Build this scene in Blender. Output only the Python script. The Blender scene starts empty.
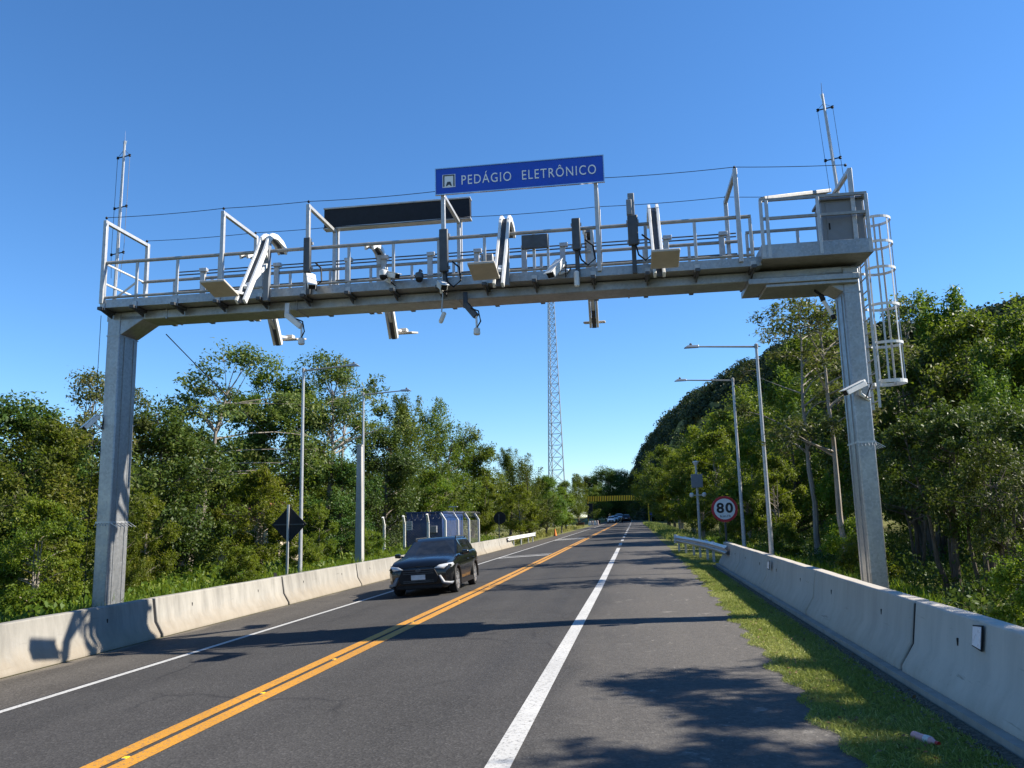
import bpy, bmesh, math, random
import numpy as np
from mathutils import Vector, Matrix

# ------------------------------------------------------------------ camera, world, sun, exposure
SC = bpy.context.scene
COL = SC.collection
H = 1.8
FPX = 811.86
PITCH, YAW, ROLL = math.radians(9.397), math.radians(7.866), math.radians(-1.4208)
cy_, sy_, cp_, sp_ = math.cos(YAW), math.sin(YAW), math.cos(PITCH), math.sin(PITCH)
FW = np.array([-sy_ * cp_, cy_ * cp_, sp_]); RT = np.array([cy_, sy_, 0.0]); UP = np.cross(RT, FW)
R2 = math.cos(ROLL) * RT + math.sin(ROLL) * UP
U2 = -math.sin(ROLL) * RT + math.cos(ROLL) * UP
cd = bpy.data.cameras.new("camera"); cam = bpy.data.objects.new("camera", cd); COL.objects.link(cam)
cd.sensor_width = 36.0; cd.lens = FPX / 1024 * 36.0; cd.clip_start = 0.1; cd.clip_end = 5000
cam.matrix_world = Matrix(((R2[0], U2[0], -FW[0], 0), (R2[1], U2[1], -FW[1], 0), (R2[2], U2[2], -FW[2], H), (0, 0, 0, 1)))
SC.camera = cam

SUN_EL, SUN_AZ = math.radians(41.0), math.radians(10.5)        # azimuth from +x (right of the road) towards +y (down the road)
SUN = Vector((math.cos(SUN_EL) * math.cos(SUN_AZ), math.cos(SUN_EL) * math.sin(SUN_AZ), math.sin(SUN_EL)))
W = bpy.data.worlds.new("World"); SC.world = W; W.use_nodes = True
nt = W.node_tree; bg = nt.nodes["Background"]
sky = nt.nodes.new("ShaderNodeTexSky"); sky.sky_type = 'NISHITA'; sky.sun_disc = False
sky.sun_elevation = SUN_EL; sky.sun_rotation = math.pi / 2 - SUN_AZ
sky.air_density = 1.0; sky.dust_density = 0.0; sky.ozone_density = 8.0; sky.altitude = 0
hsv = nt.nodes.new("ShaderNodeHueSaturation"); hsv.inputs["Saturation"].default_value = 1.1
nt.links.new(sky.outputs[0], hsv.inputs["Color"]); nt.links.new(hsv.outputs[0], bg.inputs[0]); bg.inputs[1].default_value = 0.091
ld = bpy.data.lights.new("sun", 'SUN'); ld.energy = 5.0; ld.angle = math.radians(0.53); ld.color = (1.0, 0.92, 0.80)
so = bpy.data.objects.new("sun", ld); COL.objects.link(so)
so.rotation_euler = SUN.to_track_quat('Z', 'Y').to_euler(); so.location = (30, 10, 40)
SC.view_settings.view_transform = 'Standard'; SC.view_settings.look = 'None'
SC.view_settings.exposure = 1.15; SC.view_settings.gamma = 1.0; SC.view_settings.use_curve_mapping = False
SC.render.engine = 'CYCLES'
cy = SC.cycles
cy.max_bounces = 6; cy.diffuse_bounces = 2; cy.glossy_bounces = 3; cy.transmission_bounces = 4; cy.transparent_max_bounces = 6
cy.use_denoising = True; cy.caustics_reflective = False; cy.caustics_refractive = False

# ------------------------------------------------------------------ helpers: survey (pixel of the photograph -> world)
def ray(px, py):
    return (px - 512) / FPX * R2 - (py - 384) / FPX * U2 + FW
def atY(px, py, Y):
    d = ray(px, py); t = Y / d[1]; return Vector((d[0] * t, Y, H + d[2] * t))
def atX(px, py, X):
    d = ray(px, py); t = X / d[0]; return Vector((X, d[1] * t, H + d[2] * t))

# road cross-section and long profile (metres)
PX = [-400, -160, -80, -45, -25, -14, -9.85, -9.12, -7.19, -4.49, -1.05, 1.6, 3.45, 4.6, 8, 14, 24, 45, 90, 160, 400]
PZ = [-2, -1.5, -1.2, -0.9, -0.7, -0.55, -0.34, -0.30, -0.225, -0.09, 0.0, 0.0, -0.02, -0.22, -0.28, -0.1, 0.9, 2.4, 4.5, 6, 8]
RY = [-60, 60, 150, 220, 300, 420, 3000]
RZ = [0, 0, 0.08, 0.3, 0.75, 1.5, 1.9]
CYY, CXX = [-60, 6, 14, 22, 38, 60, 110, 180, 220, 300, 420, 3000], [0, 0, .1, .2, .32, .46, .84, 1.37, 1.68, 2.3, 3.3, 3.3]
BENDX = CXX
def bend(y): return float(np.interp(y, CYY, BENDX))               # the road eases to the right
YS = [-60, -20, -5, 2, 5, 8, 11, 14, 17, 20, 24, 28, 33, 38, 44, 50, 60, 75, 90, 110, 130, 150, 180, 220, 260, 300, 350, 420, 500, 700, 1000, 1600, 3000]
def gz(x, y):
    return float(np.interp(x - bend(y), PX, PZ) + np.interp(y, RY, RZ))

# ------------------------------------------------------------------ helpers: materials
def new_mat(name):
    m = bpy.data.materials.new(name); m.use_nodes = True
    t = m.node_tree; b = t.nodes["Principled BSDF"]
    return m, t, b
def N(t, kind, **kw):
    n = t.nodes.new(kind)
    for k, v in kw.items():
        if k.startswith("i_"):
            n.inputs[k[2:].replace("_", " ")].default_value = v
        else: setattr(n, k, v)
    return n
def ramp(t, fac, stops):
    r = t.nodes.new("ShaderNodeValToRGB"); e = r.color_ramp.elements
    while len(e) < len(stops): e.new(0.5)
    for el, (p, c) in zip(e, stops):
        el.position = p; el.color = (c, c, c, 1) if isinstance(c, (int, float)) else (*c, 1)
    t.links.new(fac, r.inputs[0]); return r.outputs[0]
def noise(t, scale, detail=4, rough=0.55, vec=None, dist=0.0):
    n = N(t, "ShaderNodeTexNoise"); n.inputs["Scale"].default_value = scale; n.inputs["Detail"].default_value = detail
    n.inputs["Roughness"].default_value = rough; n.inputs["Distortion"].default_value = dist
    if vec is not None: t.links.new(vec, n.inputs["Vector"])
    return n.outputs["Fac"]
def pos(t, scale=(1, 1, 1)):
    g = N(t, "ShaderNodeNewGeometry")
    mp = N(t, "ShaderNodeMapping"); mp.inputs["Scale"].default_value = scale
    t.links.new(g.outputs["Position"], mp.inputs["Vector"]); return mp.outputs[0]
def opos(t, scale=(1, 1, 1)):
    g = N(t, "ShaderNodeTexCoord")
    mp = N(t, "ShaderNodeMapping"); mp.inputs["Scale"].default_value = scale
    t.links.new(g.outputs["Object"], mp.inputs["Vector"]); return mp.outputs[0]
def mix(t, fac, a, b, mode='MIX'):
    n = N(t, "ShaderNodeMix", data_type='RGBA', blend_type=mode)
    for s, v in ((0, fac), (6, a), (7, b)):
        if hasattr(v, "is_linked") or hasattr(v, "links"): t.links.new(v, n.inputs[s])
        elif s == 0: n.inputs[0].default_value = v
        else: n.inputs[s].default_value = (*v, 1) if len(v) == 3 else v
    return n.outputs[2]
def math_(t, op, a, b=None):
    n = N(t, "ShaderNodeMath", operation=op)
    for i, v in enumerate((a, b)):
        if v is None: continue
        if isinstance(v, (int, float)): n.inputs[i].default_value = v
        else: t.links.new(v, n.inputs[i])
    return n.outputs[0]
def bump(t, b, h, strength=0.3, dist=0.02):
    n = N(t, "ShaderNodeBump"); n.inputs["Strength"].default_value = strength; n.inputs["Distance"].default_value = dist
    t.links.new(h, n.inputs["Height"]); t.links.new(n.outputs[0], b.inputs["Normal"])

MATS = {}
def simple(name, col, rough=0.5, metal=0.0, spec=0.5, var=0.15, scale=6.0, coat=0.0):
    m, t, b = new_mat(name)
    v = opos(t)
    f = noise(t, scale, 5, 0.6, v)
    c2 = tuple(c * (1 - var) for c in col); c3 = tuple(min(1, c * (1 + var)) for c in col)
    t.links.new(ramp(t, f, [(0.3, c2), (0.7, c3)]), b.inputs["Base Color"])
    t.links.new(ramp(t, noise(t, scale * 2.3, 4, 0.6, v), [(0.3, max(0.02, rough - 0.08)), (0.7, min(1, rough + 0.08))]), b.inputs["Roughness"])
    b.inputs["Metallic"].default_value = metal
    b.inputs["Specular IOR Level"].default_value = spec
    b.inputs["Coat Weight"].default_value = coat
    MATS[name] = m; return m

def mat_steel():
    m, t, b = new_mat("galvanised_steel")
    v = pos(t)
    vo = N(t, "ShaderNodeTexVoronoi"); vo.inputs["Scale"].default_value = 26; t.links.new(v, vo.inputs["Vector"])
    c = mix(t, 0.5, ramp(t, vo.outputs["Color"], [(0.1, (0.21, 0.22, 0.225)), (0.9, (0.35, 0.36, 0.365))]), ramp(t, noise(t, 1.6, 6, 0.65, pos(t, (1, 1, 0.25))), [(0.3, (0.18, 0.19, 0.195)), (0.7, (0.40, 0.41, 0.415))]))
    t.links.new(c, b.inputs["Base Color"]); b.inputs["Metallic"].default_value = 0.55
    t.links.new(ramp(t, noise(t, 9, 4, 0.6, v), [(0.3, 0.30), (0.7, 0.48)]), b.inputs["Roughness"])
    MATS["steel"] = m
def mat_concrete(name, base, warm, st=0.58):
    m, t, b = new_mat(name)
    v = pos(t)
    big = noise(t, 0.9, 6, 0.6, v)
    streak = noise(t, 3.4, 6, 0.68, pos(t, (1, 1, 0.14)))
    fine = noise(t, 60, 4, 0.6, v)
    c = mix(t, 0.5, ramp(t, big, [(0.3, tuple(x * 0.78 for x in base)), (0.7, tuple(x * 1.12 for x in base))]),
            ramp(t, streak, [(0.34, tuple(x * st for x in base)), (0.60, tuple(x * 1.15 for x in base))]))
    sep = N(t, "ShaderNodeSeparateXYZ"); g = N(t, "ShaderNodeNewGeometry"); t.links.new(g.outputs["Position"], sep.inputs[0])
    # splash soil along the foot: real dirt, follows height plus noise
    foot = math_(t, 'ADD', sep.outputs[2], math_(t, 'MULTIPLY', noise(t, 5, 5, 0.6, v), 0.35))
    dirt = ramp(t, foot, [(0.0, 0.55), (0.28, 0.0)] if warm else [(0.18, 0.35), (0.42, 0.0)])
    oi = N(t, "ShaderNodeObjectInfo"); tone = ramp(t, oi.outputs["Random"], [(0.0, 0.80), (1.0, 1.0)])
    c = mix(t, 1.0, c, tone, 'MULTIPLY')
    scuff = ramp(t, noise(t, 2.0, 6, 0.7, pos(t, (3, 0.35, 5)), 0.4), [(0.63, 0.0), (0.70, 0.55)])
    c = mix(t, scuff, c, (0.10, 0.095, 0.085))
    c = mix(t, dirt, c, (0.26, 0.215, 0.155))
    pit = ramp(t, noise(t, 24, 3, 0.5, v), [(0.22, 0.55), (0.30, 0.0)])
    c = mix(t, pit, c, (0.22, 0.21, 0.19))
    t.links.new(c, b.inputs["Base Color"]); b.inputs["Roughness"].default_value = 0.85
    b.inputs["Specular IOR Level"].default_value = 0.25
    bump(t, b, math_(t, 'ADD', fine, math_(t, 'MULTIPLY', big, 2.0)), 0.25, 0.01)
    MATS[name] = m
def mat_asphalt(name, base, right):
    m, t, b = new_mat(name)
    v = pos(t)
    agg = N(t, "ShaderNodeTexVoronoi"); agg.inputs["Scale"].default_value = 48; t.links.new(v, agg.inputs["Vector"])
    grain = ramp(t, agg.outputs["Color"], [(0.12, tuple(x * 0.40 for x in base)), (0.75, tuple(x * 1.35 for x in base)), (0.95, tuple(x * 2.4 for x in base))])
    lanes = noise(t, 1.0, 5, 0.55, pos(t, (1.6, 0.06, 1)))
    blot = noise(t, 0.55, 6, 0.62, v)
    c = mix(t, 0.45, grain, ramp(t, lanes, [(0.3, tuple(x * 0.60 for x in base)), (0.7, tuple(x * 1.42 for x in base))]))
    c = mix(t, 0.35, c, ramp(t, blot, [(0.3, tuple(x * 0.75 for x in base)), (0.72, tuple(x * 1.35 for x in base))]))
    # hairline cracks
    cr = N(t, "ShaderNodeTexVoronoi", feature='DISTANCE_TO_EDGE'); cr.inputs["Scale"].default_value = 0.42
    wv = N(t, "ShaderNodeMix", data_type='VECTOR'); nz = N(t, "ShaderNodeTexNoise"); nz.inputs["Scale"].default_value = 1.8; nz.inputs["Detail"].default_value = 6
    t.links.new(v, nz.inputs["Vector"]); wv.inputs[0].default_value = 0.35; t.links.new(v, wv.inputs[4]); t.links.new(nz.outputs["Color"], wv.inputs[5])
    t.links.new(wv.outputs[1], cr.inputs["Vector"])
    crack = math_(t, 'MULTIPLY', ramp(t, cr.outputs["Distance"], [(0.0, 1.0), (0.012, 0.0)]), ramp(t, noise(t, 0.3, 2, 0.5, v), [(0.5, 0.0), (0.62, 0.55)]))
    c = mix(t, crack, c, (0.018, 0.018, 0.02))
    sep = N(t, "ShaderNodeSeparateXYZ"); g = N(t, "ShaderNodeNewGeometry"); t.links.new(g.outputs["Position"], sep.inputs[0])
    # dust and pale spills on the verge side, sand drift on the far shoulder
    if right:
        zone = ramp(t, math_(t, 'MULTIPLY', math_(t, 'ADD', sep.outputs[0], 2.0), 0.25), [(0.30, 0.0), (0.62, 1.0)])
        spill = math_(t, 'MULTIPLY', zone, ramp(t, noise(t, 2.2, 6, 0.68, pos(t, (1.0, 0.8, 1)), 0.6), [(0.61, 0.0), (0.72, 0.6)]))
        c = mix(t, spill, c, (0.40, 0.38, 0.34))
        speck = math_(t, 'MULTIPLY', zone, ramp(t, noise(t, 30, 4, 0.7, v), [(0.64, 0.0), (0.69, 0.6)]))
        c = mix(t, speck, c, (0.42, 0.40, 0.36))
        edge = ramp(t, math_(t, 'ADD', sep.outputs[0], math_(t, 'MULTIPLY', noise(t, 3, 5, 0.6, v), 0.8)), [(1.75 / 4, 0), (2.2 / 4, 0.8)]) if False else None
    else:
        d = ramp(t, math_(t, 'ADD', math_(t, 'MULTIPLY', math_(t, 'ADD', sep.outputs[0], 9.4), 0.4), math_(t, 'MULTIPLY', noise(t, 1.5, 5, 0.6, pos(t, (1, 0.4, 1))), 0.35)), [(0.17, 0.85), (0.42, 0.0)])
        c = mix(t, d, c, (0.34, 0.29, 0.22))
    if right:
        dust = math_(t, 'MULTIPLY', ramp(t, math_(t, 'ADD', math_(t, 'MULTIPLY', math_(t, 'ADD', sep.outputs[0], 1.1), 0.35), math_(t, 'MULTIPLY', noise(t, 0.9, 6, 0.65, pos(t, (1.2, 0.5, 1))), 0.5)), [(0.28, 0.0), (0.5, 0.35), (1.1, 0.6)]), ramp(t, noise(t, 14, 5, 0.7, v), [(0.25, 0.25), (0.7, 1.0)]))
        c = mix(t, dust, c, (0.165, 0.152, 0.136))
    t.links.new(c, b.inputs["Base Color"])
    t.links.new(ramp(t, lanes, [(0.3, 0.72), (0.7, 0.9)]), b.inputs["Roughness"]); b.inputs["Specular IOR Level"].default_value = 0.06
    bump(t, b, agg.outputs["Distance"], 0.55, 0.006)
    MATS[name] = m
def mat_paint(name, col, wear):
    m, t, b = new_mat(name)
    v = pos(t)
    w = ramp(t, noise(t, 34, 5, 0.72, v), [(0.5 + wear, 0.0), (0.62 + wear, 0.75)])
    big = ramp(t, noise(t, 1.4, 5, 0.6, pos(t, (1, 0.5, 1))), [(0.3, tuple(x * 0.82 for x in col)), (0.7, tuple(min(1, x * 1.06) for x in col))])
    t.links.new(mix(t, w, big, (0.085, 0.08, 0.075)), b.inputs["Base Color"]); b.inputs["Roughness"].default_value = 0.65
    bump(t, b, noise(t, 90, 3, 0.6, v), 0.3, 0.004)
    MATS[name] = m
def mat_soil():
    m, t, b = new_mat("verge_ground")
    v = pos(t)
    g1 = ramp(t, noise(t, 1.3, 6, 0.62, v), [(0.32, (0.11, 0.125, 0.034)), (0.52, (0.18, 0.175, 0.058)), (0.66, (0.30, 0.24, 0.145))])
    g2 = ramp(t, noise(t, 30, 4, 0.7, v), [(0.3, (0.04, 0.06, 0.015)), (0.7, (0.13, 0.14, 0.05))])
    t.links.new(mix(t, 0.45, g1, g2), b.inputs["Base Color"]); b.inputs["Roughness"].default_value = 0.95
    b.inputs["Specular IOR Level"].default_value = 0.1
    bump(t, b, noise(t, 45, 5, 0.7, v), 0.8, 0.03)
    MATS["ground"] = m
def mat_leaf(name, a, bcol, c, trans=0.35, tcol=(0.16, 0.22, 0.03), rough=0.5):
    m, t, b = new_mat(name)
    at = N(t, "ShaderNodeAttribute"); at.attribute_name = "leafvar"
    oi = N(t, "ShaderNodeObjectInfo")
    col = ramp(t, at.outputs["Fac"], [(0.0, a), (0.55, bcol), (1.0, c)])
    hs = N(t, "ShaderNodeHueSaturation")
    t.links.new(math_(t, 'ADD', math_(t, 'MULTIPLY', oi.outputs["Random"], 0.075), 0.470), hs.inputs["Hue"])
    t.links.new(math_(t, 'ADD', math_(t, 'MULTIPLY', oi.outputs["Random"], 0.5), 0.75), hs.inputs["Value"])
    t.links.new(col, hs.inputs["Color"])
    t.links.new(hs.outputs[0], b.inputs["Base Color"]); b.inputs["Roughness"].default_value = rough
    b.inputs["Specular IOR Level"].default_value = 0.22
    tr = N(t, "ShaderNodeBsdfTranslucent"); tc = mix(t, 0.6, hs.outputs[0], tcol); t.links.new(tc, tr.inputs[0])
    ms = N(t, "ShaderNodeMixShader"); ms.inputs[0].default_value = trans
    t.links.new(b.outputs[0], ms.inputs[1]); t.links.new(tr.outputs[0], ms.inputs[2])
    t.links.new(ms.outputs[0], t.nodes["Material Output"].inputs[0])
    MATS[name] = m
def mat_bark(name, a, bcol):
    m, t, b = new_mat(name)
    v = opos(t, (1, 1, 0.25))
    t.links.new(ramp(t, noise(t, 7, 6, 0.65, v), [(0.3, a), (0.7, bcol)]), b.inputs["Base Color"]); b.inputs["Roughness"].default_value = 0.9
    bump(t, b, noise(t, 22, 4, 0.6, v), 0.6, 0.03)
    MATS[name] = m
def mat_glass():
    m, t, b = new_mat("car_glass")
    b.inputs["Base Color"].default_value = (0.012, 0.014, 0.017, 1); b.inputs["Roughness"].default_value = 0.04
    b.inputs["Specular IOR Level"].default_value = 0.4
    t.links.new(ramp(t, noise(t, 3, 3, 0.5, opos(t)), [(0.3, (0.008, 0.010, 0.013)), (0.7, (0.02, 0.023, 0.027))]), b.inputs["Base Color"])
    MATS["glass"] = m
mat_steel(); mat_concrete("barrier_pale", (0.285, 0.272, 0.24), True, 0.5); mat_concrete("barrier_grey", (0.47, 0.435, 0.375), False, 0.86)
mat_concrete("post_concrete", (0.38, 0.37, 0.34), False)
mat_asphalt("asphalt", (0.053, 0.0515, 0.050), True); mat_asphalt("asphalt_shoulder", (0.078, 0.072, 0.064), False)
mat_paint("yellow_paint", (0.50, 0.225, 0.010), 0.015); mat_paint("white_paint", (0.46, 0.455, 0.43), 0.02)
mat_soil(); mat_glass()
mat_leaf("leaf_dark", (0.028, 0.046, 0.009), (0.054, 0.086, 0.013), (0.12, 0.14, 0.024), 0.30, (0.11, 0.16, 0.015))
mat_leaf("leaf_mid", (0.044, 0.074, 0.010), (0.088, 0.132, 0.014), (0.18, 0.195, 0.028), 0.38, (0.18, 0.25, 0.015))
mat_leaf("leaf_bright", (0.058, 0.098, 0.010), (0.110, 0.158, 0.014), (0.20, 0.215, 0.028), 0.44, (0.25, 0.32, 0.015))
mat_leaf("leaf_olive", (0.044, 0.062, 0.014), (0.090, 0.108, 0.022), (0.18, 0.165, 0.045), 0.34)
mat_leaf("leaf_hill", (0.022, 0.038, 0.021), (0.036, 0.060, 0.026), (0.068, 0.092, 0.036), 0.2, (0.06, 0.10, 0.02), 0.6)
mat_leaf("grass_blade", (0.15, 0.17, 0.026), (0.27, 0.275, 0.06), (0.46, 0.40, 0.18), 0.3, (0.26, 0.28, 0.05), 0.6)
mat_leaf("dead_leaf", (0.08, 0.045, 0.02), (0.14, 0.085, 0.04), (0.22, 0.16, 0.09), 0.1, (0.2, 0.12, 0.05), 0.8)
mat_bark("bark_pale", (0.17, 0.145, 0.115), (0.34, 0.30, 0.25)); mat_bark("bark_dark", (0.05, 0.04, 0.03), (0.13, 0.105, 0.08))
simple("white_metal", (0.62, 0.62, 0.60), 0.4, 0.0, 0.5, 0.1)
simple("pale_galvanised", (0.40, 0.41, 0.415), 0.4, 0.25, 0.5, 0.14, 12)
simple("dark_metal", (0.055, 0.060, 0.066), 0.5, 0.2, 0.5, 0.25)
simple("rail_steel", (0.27, 0.265, 0.25), 0.5, 0.35, 0.5, 0.18, 9)
simple("panel_tan", (0.42, 0.39, 0.34), 0.6, 0.0, 0.4, 0.08)
simple("cabinet_grey", (0.17, 0.185, 0.205), 0.55, 0.0, 0.5, 0.06)
simple("black_plastic", (0.010, 0.010, 0.011), 0.6, 0.0, 0.22, 0.2)
simple("black_panel", (0.010, 0.011, 0.014), 0.6, 0.0, 0.3, 0.2)
simple("sign_blue", (0.008, 0.062, 0.44), 0.4, 0.0, 0.5, 0.08, 3)
simple("sign_white", (0.72, 0.74, 0.74), 0.5, 0.0, 0.5, 0.05)
simple("sign_red", (0.42, 0.012, 0.022), 0.45, 0.0, 0.5, 0.08)
simple("sign_black", (0.012, 0.012, 0.014), 0.5)
simple("lamp_grey", (0.40, 0.41, 0.41), 0.42, 0.35, 0.5, 0.12, 4)
simple("car_black", (0.004, 0.0045, 0.0055), 0.2, 0.0, 0.4, 0.1, 4, 0.35)
simple("car_white", (0.66, 0.66, 0.65), 0.22, 0.0, 0.5, 0.03, 4, 1.0)
simple("car_silver", (0.30, 0.32, 0.34), 0.25, 0.5, 0.5, 0.05, 4, 1.0)
simple("tyre", (0.016, 0.016, 0.017), 0.85, 0.0, 0.3, 0.3, 20)
simple("alloy", (0.52, 0.53, 0.54), 0.28, 0.7, 0.5, 0.08)
simple("chrome", (0.62, 0.63, 0.64), 0.18, 0.9, 0.5, 0.05)
simple("head_lens", (0.45, 0.47, 0.49), 0.1, 0.2, 0.7, 0.12, 20)
simple("tail_lens", (0.30, 0.008, 0.008), 0.2, 0.0, 0.6)
simple("plate_grey", (0.48, 0.49, 0.50), 0.5)
simple("container_blue", (0.025, 0.055, 0.15), 0.45, 0.0, 0.5, 0.15, 3)
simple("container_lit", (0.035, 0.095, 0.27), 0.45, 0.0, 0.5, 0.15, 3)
simple("stripe_yellow", (0.95, 0.47, 0.012), 0.6, 0.0, 0.4, 0.15)
simple("brown_wood", (0.07, 0.035, 0.02), 0.8, 0.0, 0.3, 0.25)
simple("bottle_pink", (0.62, 0.30, 0.28), 0.25, 0.0, 0.5, 0.1)
simple("bottle_label", (0.55, 0.50, 0.46), 0.5)
simple("cap_red", (0.45, 0.02, 0.02), 0.4)
simple("reflector", (0.70, 0.70, 0.72), 0.3, 0.0, 0.6, 0.05)
simple("orange_plastic", (0.68, 0.20, 0.03), 0.5)
simple("wall_render", (0.58, 0.50, 0.40), 0.9)
simple("roof_tile", (0.26, 0.12, 0.07), 0.9)
simple("barrier_pink", (0.60, 0.46, 0.40), 0.7)
simple("dark_gravel", (0.085, 0.078, 0.062), 0.95, 0.0, 0.1, 0.6, 30); simple("stone_chip", (0.17, 0.155, 0.13), 0.9, 0.0, 0.2, 0.5, 40)
simple("seat_cloth", (0.22, 0.20, 0.18), 0.9)

# ------------------------------------------------------------------ helpers: geometry
class MB:
    """collects boxes, bars, tubes, prisms; build() links them as ONE mesh object"""
    def __init__(self): self.v = []; self.f = []
    def add(self, vs, fs):
        o = len(self.v); self.v += [tuple(x) for x in vs]; self.f += [tuple(i + o for i in f) for f in fs]; return self
    def box(self, c, s, M=None):
        x, y, z = (a / 2 for a in s)
        vs = [Vector(p) for p in ((-x, -y, -z), (x, -y, -z), (x, y, -z), (-x, y, -z), (-x, -y, z), (x, -y, z), (x, y, z), (-x, y, z))]
        if M is not None: vs = [M @ p for p in vs]
        c = Vector(c); return self.add([p + c for p in vs], [(0, 3, 2, 1), (4, 5, 6, 7), (0, 1, 5, 4), (1, 2, 6, 5), (2, 3, 7, 6), (3, 0, 4, 7)])
    def bar(self, p0, p1, w, h=None, up=(0, 0, 1)):
        h = w if h is None else h
        p0, p1 = Vector(p0), Vector(p1); d = (p1 - p0).normalized(); u = Vector(up)
        if abs(d.dot(u)) > 0.98: u = Vector((0, 1, 0))
        s = d.cross(u).normalized(); u = s.cross(d)
        q = [p + s * a * w / 2 + u * b * h / 2 for p in (p0, p1) for a, b in ((-1, -1), (1, -1), (1, 1), (-1, 1))]
        return self.add(q, [(0, 1, 2, 3), (7, 6, 5, 4), (0, 4, 5, 1), (1, 5, 6, 2), (2, 6, 7, 3), (3, 7, 4, 0)])
    def tube(self, pts, r, n=8, cap=True):
        pts = [Vector(p) for p in pts]; rs = r if isinstance(r, (list, tuple)) else [r] * len(pts)
        o = len(self.v); ref = Vector((0.13, 0.21, 0.97))
        for i, p in enumerate(pts):
            d = (pts[min(i + 1, len(pts) - 1)] - pts[max(i - 1, 0)]).normalized()
            if abs(d.dot(ref)) > 0.97: ref = Vector((0.9, 0.3, 0.1))
            s = d.cross(ref).normalized(); u = s.cross(d)
            for k in range(n):
                a = 2 * math.pi * k / n; self.v.append(tuple(p + (s * math.cos(a) + u * math.sin(a)) * rs[i]))
        for i in range(len(pts) - 1):
            for k in range(n):
                a = o + i * n + k; b = o + i * n + (k + 1) % n; self.f.append((a, b, b + n, a + n))
        if cap:
            self.f.append(tuple(o + k for k in reversed(range(n)))); e = o + (len(pts) - 1) * n; self.f.append(tuple(e + k for k in range(n)))
        return self
    def prism(self, poly, a, b, axis=1):
        """polygon of 2-D points extruded along an axis from a to b"""
        def P(p, t): return ((t, p[0], p[1]), (p[0], t, p[1]), (p[0], p[1], t))[axis]
        n = len(poly); vs = [P(p, a) for p in poly] + [P(p, b) for p in poly]
        fs = [tuple(range(n)), tuple(reversed(range(n, 2 * n)))] + [(i, n + i, n + (i + 1) % n, (i + 1) % n) for i in range(n)]
        return self.add(vs, fs)
    def lathe(self, prof, c=(0, 0, 0), n=20, M=None):
        """(radius, z) profile revolved about z"""
        o = len(self.v); c = Vector(c)
        for r, z in prof:
            for k in range(n):
                a = 2 * math.pi * k / n; p = Vector((r * math.cos(a), r * math.sin(a), z))
                if M is not None: p = M @ p
                self.v.append(tuple(p + c))
        for i in range(len(prof) - 1):
            for k in range(n):
                a = o + i * n + k; b = o + i * n + (k + 1) % n; self.f.append((a, b, b + n, a + n))
        self.f.append(tuple(o + k for k in reversed(range(n)))); e = o + (len(prof) - 1) * n; self.f.append(tuple(e + k for k in range(n)))
        return self
    def build(self, name, mat, parent=None, smooth=True, bevel=0.0, fix=True):
        me = bpy.data.meshes.new(name); me.from_pydata(self.v, [], self.f)
        if fix:
            bm = bmesh.new(); bm.from_mesh(me); bmesh.ops.recalc_face_normals(bm, faces=bm.faces); bm.to_mesh(me); bm.free()
        me.materials.append(MATS[mat])
        if smooth:
            me.polygons.foreach_set("use_smooth", [True] * len(me.polygons)); me.set_sharp_from_angle(angle=math.radians(35))
        o = bpy.data.objects.new(name, me); COL.objects.link(o)
        if parent is not None: o.parent = parent; o.matrix_parent_inverse = parent.matrix_world.inverted() if False else Matrix.Identity(4)
        if bevel:
            md = o.modifiers.new("bevel", 'BEVEL'); md.width = bevel; md.segments = 2; md.limit_method = 'ANGLE'; md.angle_limit = math.radians(40)
        return o
def tag(o, label=None, cat=None, group=None, kind=None):
    if label: o["label"] = label
    if cat: o["category"] = cat
    if group: o["group"] = group
    if kind: o["kind"] = kind
    return o
def thing(name, label, cat, loc=(0, 0, 0), rz=0.0, group=None):
    o = bpy.data.objects.new(name, None); COL.objects.link(o); o.location = loc; o.rotation_euler = (0, 0, rz); o.empty_display_size = 0.2
    return tag(o, label, cat, group)
def dup(root, loc, rot=None, label=None, scale=None):
    r = root.copy(); COL.objects.link(r); r.location = loc
    if rot is not None: r.rotation_euler = rot
    if scale is not None: r.scale = scale
    if label: r["label"] = label
    for ch in list(root.children):
        c = ch.copy(); COL.objects.link(c); c.parent = r
        for g in list(ch.children):
            d = g.copy(); COL.objects.link(d); d.parent = c
    return r
def text_mesh(s, size, depth=0.006, bold=0.0):
    cu = bpy.data.curves.new("lettering", 'FONT'); cu.body = s; cu.size = size; cu.extrude = depth / 2; cu.align_x = 'LEFT'; cu.space_character = 1.18; cu.offset = bold; cu.resolution_u = 4
    o = bpy.data.objects.new("lettering", cu); COL.objects.link(o)
    bpy.context.view_layer.update(); dg = bpy.context.evaluated_depsgraph_get()
    me = bpy.data.meshes.new_from_object(o.evaluated_get(dg)); bpy.data.objects.remove(o); bpy.data.curves.remove(cu)
    return me
def lettering(s, x0, x1, zc, hgt, y, mat, parent, bold=0.0):
    """lettering on a board facing the camera side (-y): fitted to x0..x1 and cap height hgt, centred on zc"""
    me = text_mesh(s, 1.0, bold=bold)
    co = np.array([v.co[:] for v in me.vertices]); lo, hi = co.min(0), co.max(0)
    cap = text_mesh("E", 1.0); cc = np.array([v.co[:] for v in cap.vertices]); ch = cc[:, 1].max() - cc[:, 1].min(); bpy.data.meshes.remove(cap)
    sx = (x1 - x0) / (hi[0] - lo[0]); sz = hgt / ch
    out = np.stack([x0 + (co[:, 0] - lo[0]) * sx, y - co[:, 2], zc - hgt / 2 + co[:, 1] * sz], 1)
    me.vertices.foreach_set("co", out.astype(np.float32).ravel()); me.update()
    me.materials.clear(); me.materials.append(MATS[mat])
    o = bpy.data.objects.new("lettering", me); COL.objects.link(o); return fit(o, parent)

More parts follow.
